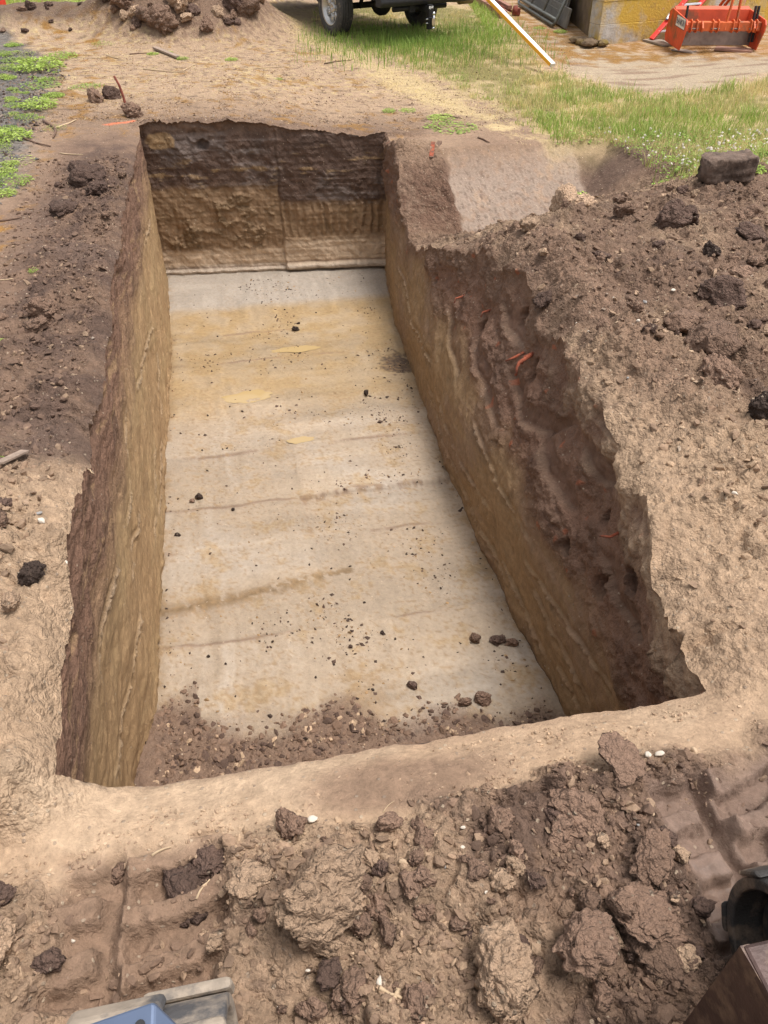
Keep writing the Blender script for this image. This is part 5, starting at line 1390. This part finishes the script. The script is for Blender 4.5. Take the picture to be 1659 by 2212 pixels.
TW = [((0, 480), (48, 473), .010, 'dark', 'on the dark soil at the left edge'), ((50, 430 - 130), (110, 318), .012, 'dark', 'among gravel weeds'), ((120, 478 - 200), (165, 470 - 210), .012, 'pale', 'between weeds and the sprayed orange mark'),
      ((310, 150), (400, 158), .010, 'pale', 'on mossy ground behind the far rim'), ((395, 155), (425, 140), .010, 'pale', 'forked off a longer one behind the far rim'), ((548, 146), (610, 138), .010, 'pale', 'left of the bare path'), ((130, 332), (180, 336), .008, 'pale', 'beside the left rim corner'),
      ((95, 265), (115, 300), .018, 'dark', 'thick, lying in the gravel'), ((192, 1005 + 15), (205, 1030), .005, 'pale', 'short, on the left rim'), ((425, 1945), (455, 1905), .004, 'pale', 'beside the left crawler print'), ((328, 1848), (368, 1828), .005, 'pale', 'on the tan lip'),
      ((1000, 2060 - 35), (1012, 2040), .004, 'pale', 'upright between foreground crumbs'), ((828, 1755), (852, 1728), .002, 'pale', 'straw thin, on the lip'), ((700, 128), (760, 122), .010, 'dark', 'on the bare path'), ((955, 355 - 140), (1000, 222), .010, 'dark', 'by the small green patch'),
      ((1035, 262), (1060, 272), .012, 'dark', 'at the edge of dry grass'), ((820, 2170), (890, 2200), .006, 'pale', 'curling among pebbles at the bottom'), ((860, 2165), (840, 2205), .008, 'pale', 'broken, by the bottom pebbles'), ((1000, 2105 + 30), (1090, 2150), .003, 'dark', 'root like, over the big tan clod'),
      ((230, 120), (262, 128), .010, 'pale', 'below the soil heap'), ((280, 118), (330, 116), .010, 'dark', 'crossing the moss below the soil heap'), ((0, 1310 - 700), (30, 606), .006, 'pale', 'beside yellow moss on the left')]
for a, b_, r, k_, lb in TW: twig(a, b_, r, m_twig if k_ == 'pale' else m_twigd, ('pale dry twig ' if k_ == 'pale' else 'dark twig ') + lb)
# rusty bent rod at the far left corner
q = at(275, 243); rdz = ground_z(q.x, q.y)
o = Mb().tube([(0, 0, -.1), (0, 0, .05), (-.015, .01, .18), (-.04, .02, .30), (-.085, .03, .40)], .018, 10, True, .013).build('rusty_rod', m_rust, None, True)
o.location = (q.x, q.y, rdz); tag(o, 'rusty bent iron rod standing at the far left pit corner', 'rod')
# old plank buried in the soil between the pit and the shallow cut
qa, qb = at(950, 312, -.20), at(928, 432, -.72)
qa, qb = [Vector((q.x, q.y, ground_z(q.x, q.y) + .015)) for q in (qa, qb)]
o = Mb().bar((0, 0, 0), qb - qa, .05, .035).build('buried_plank', m_twigd, None, bevel=.003); o.location = qa; tag(o, 'dark upright plank half buried in the soil between pit and shallow cut', 'plank')
qa, qb = at(935, 330, -.26), at(930, 380, -.45)
qa, qb = [Vector((q.x, q.y, ground_z(q.x, q.y) + .012)) for q in (qa, qb)]
o = Mb().bar((0, 0, 0), qb - qa, .05, .012).build('rusty_strip', m_root, None, bevel=.002); o.location = qa; tag(o, 'short orange rusty strip beside the buried plank', 'strip')
# red post top left
q = at(8, 30); o = empty('red_post', (q.x, q.y, 0)); tag(o, 'red painted wooden post at the far grassy corner', 'post')
Mb().box((-.12, 0, .6), (.34, .3, 1.4)).build('shaft', m_red, o, bevel=.01)
Mb().box((-.12, 0, 1.31), (.40, .36, .05)).build('cap', m_red, o, bevel=.01)

# orange-red broken roots in the right wall
def root(px, py, vv, pts, r, label):
    cx, cy = (px - 829.5) / FPX, -(py - 1106) / FPX
    d = np.array([cx, math.cos(PITCH) + cy * math.sin(PITCH), -math.sin(PITCH) + cy * math.cos(PITCH)])
    t = vv / (d[0] * RX[0] + d[1] * RX[1]); P = d * t + np.array([0, 0, CAM_H])
    o = Mb().tube(pts, r, 8, True, r * .55).build('broken_root', m_root, None, True)
    o.location = P; o.rotation_euler = (0, 0, YAW); tag(o, label, 'root', 'orange root stubs in the pit side')
root(1122, 790, 1.88, [(.1, .05, .05), (.0, .01, .02), (-.02, -.01, -.01), (-.03, -.03, -.06)], .016, 'largest orange broken root sticking from the dark right slope')
root(1132, 775, 1.93, [(.1, .03, .03), (.0, -.01, .02), (-.02, -.02, -.03)], .014, 'second orange root stub beside the largest on the right slope')
root(1105, 775, 1.86, [(.1, .02, .03), (.0, .0, .0), (-.03, .03, -.03)], .012, 'thin orange root tip above the largest root stub')
root(1318, 1160, 1.78, [(.1, .02, .03), (.0, .0, .0), (-.04, .04, -.02)], .010, 'dark orange root near the top of the right bank')
root(985, 645, 1.84, [(.08, 0, .02), (0, 0, 0), (-.02, -.02, -.03)], .012, 'orange root tip under the ledge of the shallow cut')
root(1043, 675, 1.93, [(.08, 0, .02), (0, 0, 0), (-.02, -.02, -.03)], .012, 'orange root tip at the break of the right slope')

# ---------------------------------------------------------------- puddles
def water():
    m, nt, b = new_mat('muddy water')
    b.inputs['Base Color'].default_value = (*lin((172, 147, 104)), 1); b.inputs['Roughness'].default_value = .04
    return m
m_wat = water()
def puddle(u, v, ru, rv, label, seed):
    n = 90; P = [(u, v)]
    for i in range(n):
        a = i / n * 6.2832; k_ = 1 + .5 * float(fbm(np.array([math.cos(a) * 1.3 + seed]), np.array([math.sin(a) * 1.3]), seed, 3)[0])
        P.append((u + ru * k_ * math.cos(a), v + rv * k_ * math.sin(a)))
    U = np.array([p[0] for p in P]); V = np.array([p[1] for p in P])
    x, y = uv2xy(U, V); zz = float(np.percentile(floor_z(U, V), 45)) + .004
    me = np_mesh('puddle', np.stack([x, y, 0 * x + zz], -1), np.array([(0, i + 1, (i + 1) % n + 1) for i in range(n)]), m_wat)
    tag(link('puddle', me), label, kind='structure')
puddle(7.9, .52, .07, .26, 'oval yellow muddy puddle on the far pit floor', 1)
puddle(6.95, -.08, .11, .26, 'yellow muddy puddle on the middle of the pit floor', 2)
puddle(6.08, .38, .05, .13, 'small bright puddle on pale clay', 3)

# ---------------------------------------------------------------- the digger the picture is taken from: two crawler belts and frame corners
m_belt = plain('dusty rubber', (150, 136, 120), 0.85, 0, 0.2, 16, 0.3, dirt=(78, 76, 76), dirt_amt=.25)
m_beltd = plain('black rubber', (50, 46, 43), 0.7, 0, 0.3, 25, 0.3, dirt=(112, 94, 78), dirt_amt=.25)
m_brown = plain('brown painted steel', (70, 52, 46), 0.45, 0.3, 0.25, 18, 0.1, dirt=(120, 98, 80), dirt_amt=.22)
m_blue = plain('navy steel with sky tint', (98, 110, 132), 0.35, 0.6, 0.06, 10)  # navy steel, its base colour lightened to carry the sky's reflection
ex0 = uv2xy(0, 0)
dig = empty('excavator', (0, 0, 0), YAW); tag(dig, 'small excavator with dusty rubber crawler belts at the near pit end', 'excavator')
def crawler(vc, w, ufront, zt, mats, lug_h=.032):
    r_ = zt / 2; L_ = 1.9
    trk = empty('crawler', (vc, 0, 0)); trk.parent = dig
    def loop(off):
        pts = []
        for i in range(25):
            a = math.pi / 2 - math.pi * i / 24
            pts.append((ufront - r_ + (r_ + off) * math.cos(a), r_ + (r_ + off) * math.sin(a)))
        for i in range(25):
            a = -math.pi / 2 - math.pi * i / 24
            pts.append((ufront - r_ - L_ + (r_ + off) * math.cos(a), r_ + (r_ + off) * math.sin(a)))
        return pts
    o_, i_ = loop(0), loop(-.03)
    n = len(o_); vs = []; fs = []
    for (a, b_) in zip(o_, i_):
        vs += [(-w / 2, a[0], a[1]), (w / 2, a[0], a[1]), (w / 2, b_[0], b_[1]), (-w / 2, b_[0], b_[1])]
    for i in range(n):
        j = (i + 1) % n
        for k_ in range(4): fs.append((4 * i + k_, 4 * i + (k_ + 1) % 4, 4 * j + (k_ + 1) % 4, 4 * j + k_))
    belt = Mb().add(vs, fs).build('belt', mats[1], trk, bevel=.006)
    per = []                                                 # lugs along the loop, staggered in two rows
    tot = 2 * L_ + 2 * math.pi * r_
    nl = 44
    for row, (x0, x1) in enumerate(((-w / 2 - .006, w * .10), (-w * .10, w / 2 + .006))):
        for i in range(nl // 2):
            s_ = (i + .5 * row) / (nl // 2) * tot
            if s_ < L_: p_ = (ufront - r_ - L_ + s_, zt); nn = (0, 1); tt = (1, 0)
            elif s_ < L_ + math.pi * r_:
                a = math.pi / 2 - (s_ - L_) / r_; p_ = (ufront - r_ + r_ * math.cos(a), r_ + r_ * math.sin(a)); nn = (math.cos(a), math.sin(a)); tt = (nn[1], -nn[0])
            elif s_ < 2 * L_ + math.pi * r_: p_ = (ufront - r_ - (s_ - L_ - math.pi * r_), 0); nn = (0, -1); tt = (-1, 0)
            else:
                a = -math.pi / 2 - (s_ - 2 * L_ - math.pi * r_) / r_; p_ = (ufront - r_ - L_ + r_ * math.cos(a), r_ + r_ * math.sin(a)); nn = (math.cos(a), math.sin(a)); tt = (nn[1], -nn[0])
            h_, hw, hw2 = lug_h, .05, .034
            c = []
            for x in (x0, x1):
                for (dd, hh) in ((-hw, 0), (-hw2, h_), (hw2, h_), (hw, 0)):
                    c.append((x, p_[0] + tt[0] * dd + nn[0] * hh, p_[1] + tt[1] * dd + nn[1] * hh))
            Mb().add(c, [(0, 1, 2, 3), (7, 6, 5, 4), (0, 4, 5, 1), (1, 5, 6, 2), (2, 6, 7, 3), (3, 7, 4, 0)]).build('lug', mats[0], trk, bevel=.014)
    Mb().lathe([(-w * .28, .05), (-w * .28, r_ - .05), (-w * .1, r_ - .04), (w * .1, r_ - .04), (w * .28, r_ - .05), (w * .28, .05)], (0, ufront - r_, r_), 'x', 28).build('idler_wheel', m_beltd, trk, True)
    Mb().box((0, ufront - r_ - L_ / 2 - .1, r_), (w * .5, L_ - .15, r_ * .8)).build('roller_frame', m_beltd, trk, bevel=.02)
    return trk
crawler(-.40, .34, .74, .40, (m_belt, m_belt))
crawler(1.255, .34, .74, .46, (m_beltd, m_beltd), .016)
# bent blue-grey deck corner at the lower left
A_ = uvat(333, 2162, .95)
fc = Mb()
v0, u0_ = A_[1], A_[0]
fc.add([(v0, u0_, .95), (v0 - .34, u0_ - .035, .93), (v0 - .34, u0_ - .60, .93), (v0, u0_ - .60, .95), (v0 + .17, u0_ - .16, .80), (v0 + .17, u0_ - .60, .80), (v0, u0_ - .02, .70), (v0 - .34, u0_ - .05, .70), (v0 - .34, u0_ - .60, .70), (v0 + .15, u0_ - .17, .70), (v0 + .15, u0_ - .60, .70)],
       [(0, 1, 2, 3), (0, 3, 5, 4), (0, 6, 7, 1), (0, 4, 9, 6), (4, 5, 10, 9), (1, 7, 8, 2), (2, 8, 10, 5, 3), (6, 9, 10, 8, 7)])
deck = fc.build('deck_corner', m_blue, dig, bevel=.004)
Mb().lathe([(0, .008), (.004, .008), (.004, 0)], (v0 - .02, u0_ - .03, .948), 'z', 12).build('bolt_hole', m_black, deck)
# brown flanged corner plate at the lower right
B_ = uvat(1604, 2040, .68); v1, u1_ = B_[1], B_[0]
cp = Mb()
cp.box((v1 + .17, u1_ - .20, .665), (.34, .40, .03)); guard = cp.build('step_plate', m_brown, dig, bevel=.008)
Mb().prism([(0, -.0), (.34, .03), (.34, .012), (.012, -.018)], .30, .66, 'z').build('flange', m_brown, guard).location = (v1, u1_ - .005, 0)
Mb().prism([(0, 0), (.02, .0), (.05, -.40), (.03, -.40)], .22, .675, 'z').build('side_flange', m_brown, guard).location = (v1 - .004, u1_, 0)
Mb().lathe([(.0, .014), (.012, .014), (.012, 0)], (v1 + .075, u1_ - .02, .682), 'z', 6).build('bolt', m_rust, guard)
# ================================================================= PLANTS
def leaf_mat(name):
    m, nt, b = new_mat(name)
    a = nt.nodes.new('ShaderNodeAttribute'); a.attribute_name = 'Col'
    nt.links.new(a.outputs['Color'], b.inputs['Base Color']); b.inputs['Roughness'].default_value = .6
    b.inputs['Specular IOR Level'].default_value = .3
    tr = nt.nodes.new('ShaderNodeBsdfTranslucent'); nt.links.new(a.outputs['Color'], tr.inputs['Color'])
    ms = nt.nodes.new('ShaderNodeMixShader'); ms.inputs[0].default_value = .3
    out = nt.nodes['Material Output']
    nt.links.new(b.outputs[0], ms.inputs[1]); nt.links.new(tr.outputs[0], ms.inputs[2]); nt.links.new(ms.outputs[0], out.inputs['Surface'])
    return m
m_leaf = leaf_mat('leaves')
GREEN, DGREEN, STRAW, LIME = lin((146, 172, 78)), lin((110, 140, 62)), lin((222, 203, 146)), lin((178, 198, 100))
def blades(name, label, X, Y, Hh, Cc, width=.006, lean=.5):
    u, v = xy2uv(X, Y); Z = Zfull(u, v)[0]
    ok = ~in_pit(u, v) & (Z > -.24) & (G(u, v, masks(u, v)) > -.23)                # nothing grows in the fresh cut
    X, Y, Z, Hh, Cc = X[ok], Y[ok], Z[ok], Hh[ok], Cc[ok]
    n = len(X)
    a = rng.uniform(0, 6.283, n); l = rng.uniform(.1, 1, n) * lean * Hh
    dx, dy = np.cos(a) * l, np.sin(a) * l
    b = rng.uniform(0, 6.283, n); wx, wy = np.cos(b) * width / 2, np.sin(b) * width / 2
    w = rng.uniform(.7, 1.4, n); wx, wy = wx * w, wy * w
    base = np.stack([X, Y, Z - .01], -1)
    W = np.stack([wx, wy, 0 * wx], -1)
    mid = base + np.stack([dx * .35, dy * .35, Hh * .6], -1)
    tip = base + np.stack([dx, dy, Hh], -1)
    P = np.stack([base - W, base + W, mid - W * .8, mid + W * .8, tip], 1).reshape(-1, 3)
    k = np.arange(n)[:, None] * 5
    F = np.concatenate([k + np.array([[0, 1, 3]]), k + np.array([[0, 3, 2]]), k + np.array([[2, 3, 4]])])
    col = np.concatenate([np.repeat(Cc, 5, 0), np.zeros((n * 5, 1))], -1)
    return tag(link(name, np_mesh(name, P, F, m_leaf, col, smooth=False)), label, kind='stuff')
def sample(n, x0, x1, y0, y1, dens):
    X = rng.uniform(x0, x1, n); Y = rng.uniform(y0, y1, n)
    k = rng.random(n) < dens(X, Y); return X[k], Y[k]
def g_dens(X, Y):
    n1 = fbm(X * .9, Y * .9, 901, 3); n2 = fbm(X * 3.5, Y * 3.5, 903, 3)
    sd = -poly_sd(X, Y, P_GRASS) + .5 * n2
    tw = -poly_sd(X, Y, P_TRACKWAY) + .3 * n2
    near = ss(X * .6 - (Y - 10.5) * .35, -.2, 1.0)
    return ss(sd, 0, .35) * np.clip(ss(n1 + 1.0 * n2 + .4 * near, -.15, .4), .10, 1) * (1 - ss(tw, 0, .2))
def g_cols(X, Y):
    n1 = fbm(X * .8 + 5, Y * .8, 905, 3); n2 = fbm(X * 3, Y * 3, 907, 2)
    near = ss(X * .7 - (Y - 9.5) * .5, -.5, 1.2)
    dry = ss(n1 + .5 * n2 + rng.normal(0, .25, len(X)) - .28 * near, -.5, .22)
    c = mix(mix(GREEN + 0 * X[:, None], DGREEN, rng.random(len(X)) * .6), LIME, rng.random(len(X)) * .7)
    return mix(c, STRAW, np.clip(dry + (rng.random(len(X)) < .18) * .8, 0, 1)) * rng.uniform(.75, 1.15, (len(X), 1))
X, Y = sample(330000, -1.5, 9.5, 6.2, 20, g_dens)
near_w = ss(X * .6 - (Y - 10.5) * .35, -.2, 1.0)
Hh = (1 + .8 * fbm(X * 2.2, Y * 2.2, 915, 3)) * rng.uniform(.03, .10, len(X)) * (.65 + .55 * near_w) * (1 + .7 * (rng.random(len(X)) < .1))
blades('grass', 'patchy green and straw coloured grass right of the pit', X, Y, Hh, g_cols(X, Y), .007, .7)
# dry mown straw lying low along the path and grass edge
def s_dens(X, Y):
    n2 = fbm(X * 2.5, Y * 2.5, 911, 3)
    return np.clip(ss(-poly_sd(X, Y, P_DRYPATH) + .5 * n2, -.2, .3) + .8 * ss(.35 - np.abs(poly_sd(X, Y, P_GRASS)) + .3 * n2, 0, .3), 0, 1) * ss(n2, -.4, .3)
X, Y = sample(70000, -3, 7, 6.8, 18, s_dens)
blades('dry_grass', 'short dry straw along the bare path and grass edge', X, Y, rng.uniform(.012, .04, len(X)), STRAW * rng.uniform(.75, 1.1, (len(X), 1)), .006, 2.2)
# lush tuft rows: under the truck and top left corner
def under(X, Y): return np.exp(-(((X - .6) / 1.5) ** 2 + ((Y - 15.6) / 1.3) ** 2)) * .8
X, Y = sample(22000, -1.5, 3, 13.6, 18, under)
blades('tall_grass', 'taller green grass growing beneath the truck bumper', X, Y, rng.uniform(.08, .2, len(X)), mix(DGREEN + 0 * X[:, None], LIME, rng.random(len(X)) * .7), .008, .6)
X, Y = sample(26000, -13, -5.4, 13.5, 24, lambda X, Y: ss(-X - 6.9 - .22 * (19 - Y) + .5 * fbm(X * 2, Y * 2, 913, 2), 0, .5) + .8 * np.exp(-(((X + 4.9) / 1.0) ** 2 + ((Y - 18.9) / .7) ** 2)))
blades('grass', 'bright green grass in the far left corner', X, Y, rng.uniform(.07, .2, len(X)), mix(GREEN + 0 * X[:, None], LIME, rng.random(len(X))), .010, .6)
X, Y = sample(8000, 1.9, 3.6, 16, 22, lambda X, Y: np.exp(-(((X - 1.75 - .0 * Y) / .5) ** 2)) * .9)
blades('grass', 'bright green grass tuft strip beside the truck and timbers', X, Y, rng.uniform(.07, .18, len(X)), mix(GREEN + 0 * X[:, None], LIME, rng.random(len(X))), .010, .6)
def moss_d(X, Y): return ss(fbm(X * 3, Y * 3, 921, 3), .0, .3) * .8
X, Y = sample(14000, -5.5, -1.2, 9.5, 16, moss_d)
blades('dry_moss', 'ochre dry moss and litter behind the pit', X, Y, rng.uniform(.008, .025, len(X)), lin((158, 122, 64)) * rng.uniform(.7, 1.25, (len(X), 1)), .012, 2.0)

# leafy weeds
def weed_mesh(seed, n, spread, h, col):
    r = np.random.default_rng(seed); P = []; F = []; Cq = []
    for i in range(n):
        a = r.uniform(0, 6.283); rad = spread * math.sqrt(r.random()); hh = h * r.uniform(.3, 1) * (1 - .5 * rad / spread)
        c = np.array([math.cos(a) * rad, math.sin(a) * rad, hh]); L_ = r.uniform(.13, .34) * h * 1.2; w = L_ * r.uniform(.35, .55)
        b = a + r.normal(0, .9); d = np.array([math.cos(b), math.sin(b), r.uniform(-.3, .5)]); s_ = np.array([-math.sin(b), math.cos(b), r.uniform(-.3, .3)])
        k = len(P); P += [c - d * L_ * .5, c + s_ * w * .5 + [0, 0, .1 * L_], c + d * L_ * .5 - [0, 0, .15 * L_], c - s_ * w * .5 + [0, 0, .1 * L_], np.array([c[0] * .3, c[1] * .3, 0.0]), c - d * L_ * .45]
        P[-2:] = [np.array([c[0] * .4, c[1] * .4, 0]), np.array([c[0] * .4 + .004, c[1] * .4, 0])]
        F += [(k, k + 1, k + 2), (k, k + 2, k + 3), (k + 4, k + 5, k)]
        cc = col * r.uniform(.7, 1.25); Cq += [cc] * 6
    return np_mesh('weed', np.array(P), np.array(F), m_leaf, np.concatenate([np.array(Cq), np.zeros((len(Cq), 1))], -1), smooth=False)
WM = [weed_mesh(1, 330, .5, .34, LIME * .9), weed_mesh(2, 280, .55, .26, GREEN * 1.05), weed_mesh(3, 200, .5, .42, mix(GREEN, LIME, .5) * .95), weed_mesh(4, 120, .6, .3, mix(GREEN, STRAW, .3) * .9)]
def weed(px, py, wpx, label, k=None):
    low = .4 if any(w in label for w in ('mat', 'patch', 'low ')) else 1
    p = at(px, py); s_ = wpx * (p.y * math.cos(PITCH) + CAM_H * math.sin(PITCH)) / FPX
    o = link('weed_plant', WM[rnd.randrange(4) if k is None else k]); o.location = (p.x, p.y, ground_z(p.x, p.y) - .01); o.scale = (s_ * 1.2, s_ * 1.2, s_ * low); o.rotation_euler = (0, 0, rnd.uniform(0, 6.3))
    tag(o, label, 'weed', 'weeds around the pit')
for a in [(85, 150, 90, 'wide weed clump on dark gravel, farthest from the pit'), (130, 125, 60, 'weed clump at the far end of the gravel'), (85, 185, 70, 'low weed clump between two wider ones on the gravel'), (85, 232, 70, 'weed clump beside ochre moss and gravel'), (115, 208, 38, 'round weed tuft behind the moss clump'),
          (25, 300, 75, 'weed clump spreading over gravel at the left edge'), (15, 350, 80, 'bright weed clump low on the gravel edge'), (25, 395, 70, 'weed clump at the near end of the gravel'), (10, 420, 45, 'small weed beneath the near gravel clump'), (118, 278, 35, 'small weed beside twigs left of the orange mark'),
          (185, 188, 60, 'flat weed patch before the overturned sod'), (225, 98, 35, 'weed at the foot of the soil heap'), (300, 80, 22, 'weed growing from the soil heap'), (430, 76, 18, 'small weed between clods of the heap'), (515, 22, 22, 'weed tuft on top of the heap side'), (445, 16, 22, 'weed tuft among upper clods of the heap'),
          (195, 14, 90, 'tall leafy weed behind the dark berm'), (165, 20, 60, 'leafy weed left of the tall one on the berm'), (235, 10, 60, 'leafy weed right of the tall one on the berm'), (330, 118, 22, 'tiny weed by the grey stake'), (365, 113, 16, 'tiny weed behind the grey stake'), (395, 128, 22, 'tiny weed at the end of the grey stake'),
          (500, 130, 24, 'tiny weed on the trampled apron'), (600, 160, 18, 'tiny weed on the apron beside the path'), (695, 88, 34, 'green tuft in front of the truck tyre'), (975, 240, 90, 'low green clover patch at the edge of the far rim'), (955, 220, 55, 'clover patch behind the wider one near the far rim'), (880, 205, 35, 'thin green patch on the brown apron'),
          (840, 208, 25, 'tiny green rosette on the apron'), (1260, 300, 75, 'dense green clover mat at the top of the shallow cut'), (5, 742, 22, 'small weed at the left edge by dry moss'), (75, 590, 22, 'small upright weed on dark soil'), (4, 1010, 20, 'leaf tuft at the left edge by the lath'), (1605, 400, 60, 'leafy weed growing over the end of the rotten beam'),
          (1340, 118 - 60, 24, 'weed at the foot of the mesh gate'), (1210, 70, 26, 'weed sprouting by the wall corner'), (1165, 62, 24, 'weed under the gate bar'), (1040, 36, 50, 'leafy weed beside the timber baulk')]:
    weed(a[0], a[1], a[2], a[3])
for _ in range(80):
    px, py = rnd.uniform(-5, 125), rnd.uniform(90, 440)
    q = at(px, py)
    if float(gravel_w(*[np.array([w]) for w in xy2uv(q.x, q.y)])[0]) > .4: weed(px, py, rnd.uniform(12, 42), 'small leafy weed sprouting through the dark gravel ' + ('near its far end' if py < 200 else 'beside ochre moss' if py < 300 else 'at its near end'))
# clover flowers in the grass
Xc, Yc = sample(2600, 2.0, 5.6, 7.4, 10.2, lambda X, Y: ss(-poly_sd(X, Y, P_GRASS), .1, .4) * ss(X * .7 - (Y - 9.5) * .6, .9, 2.4) * ss(fbm(X * 2, Y * 2, 931, 2), -.2, .3) * .55)
uq, vq = xy2uv(Xc, Yc); ok = Zfull(uq, vq)[0] > -.24; Xc, Yc, uq, vq = Xc[ok], Yc[ok], uq[ok], vq[ok]; Zc = Zfull(uq, vq)[0] + rng.uniform(.05, .11, len(Xc))
me = crumb_mesh('clover_flowers', uq, vq, Zc, rng.uniform(.012, .019, len(Xc)), np.tile(lin((236, 226, 214)), (len(Xc), 1)) * rng.uniform(.8, 1, (len(Xc), 1)), m_leaf, T8, F8, 1.0, 0)
tag(link('clover_flowers', me), 'white clover flowers dotting the right grass', kind='stuff')
# clover leaves between them
Xc, Yc = sample(16000, 2.0, 6.5, 6.9, 10.2, lambda X, Y: ss(-poly_sd(X, Y, P_GRASS), -.05, .3) * ss(X * .7 - (Y - 9.5) * .6, .6, 2.2) * .8)
uq, vq = xy2uv(Xc, Yc); ok = Zfull(uq, vq)[0] > -.24; Xc, Yc, uq, vq = Xc[ok], Yc[ok], uq[ok], vq[ok]; Zc = Zfull(uq, vq)[0] + rng.uniform(.02, .07, len(Xc))
me = crumb_mesh('clover', uq, vq, Zc, rng.uniform(.010, .018, len(Xc)), np.tile(GREEN, (len(Xc), 1)) * rng.uniform(.7, 1.15, (len(Xc), 1)), m_leaf, T8, F8, .25, 0)
tag(link('clover', me), 'low clover leaves in the right grass', kind='stuff')

# dry litter over the trampled apron
def lit_d(X, Y):
    u, v = xy2uv(X, Y)
    return (.15 + .85 * ss(fbm(X * 2.2, Y * 2.2, 941, 3), -.1, .35)) * ss(u, 10.3, 11.2) * (1 - .7 * ss(-poly_sd(X, Y, P_GRASS), 0, .3)) * (Y < 17.5)
X, Y = sample(42000, -6, 3.2, 9.8, 17.5, lit_d)
cl = np.array([lin((196, 174, 136)), lin((150, 122, 92)), lin((112, 90, 74)), lin((176, 138, 82))])[rng.choice(4, len(X), p=[.4, .25, .2, .15])]
blades('dry_litter', 'dry stalks and litter trodden into the apron behind the pit', X, Y, rng.uniform(.006, .024, len(X)), cl * rng.uniform(.6, 1.25, (len(X), 1)), .014, 5.0)
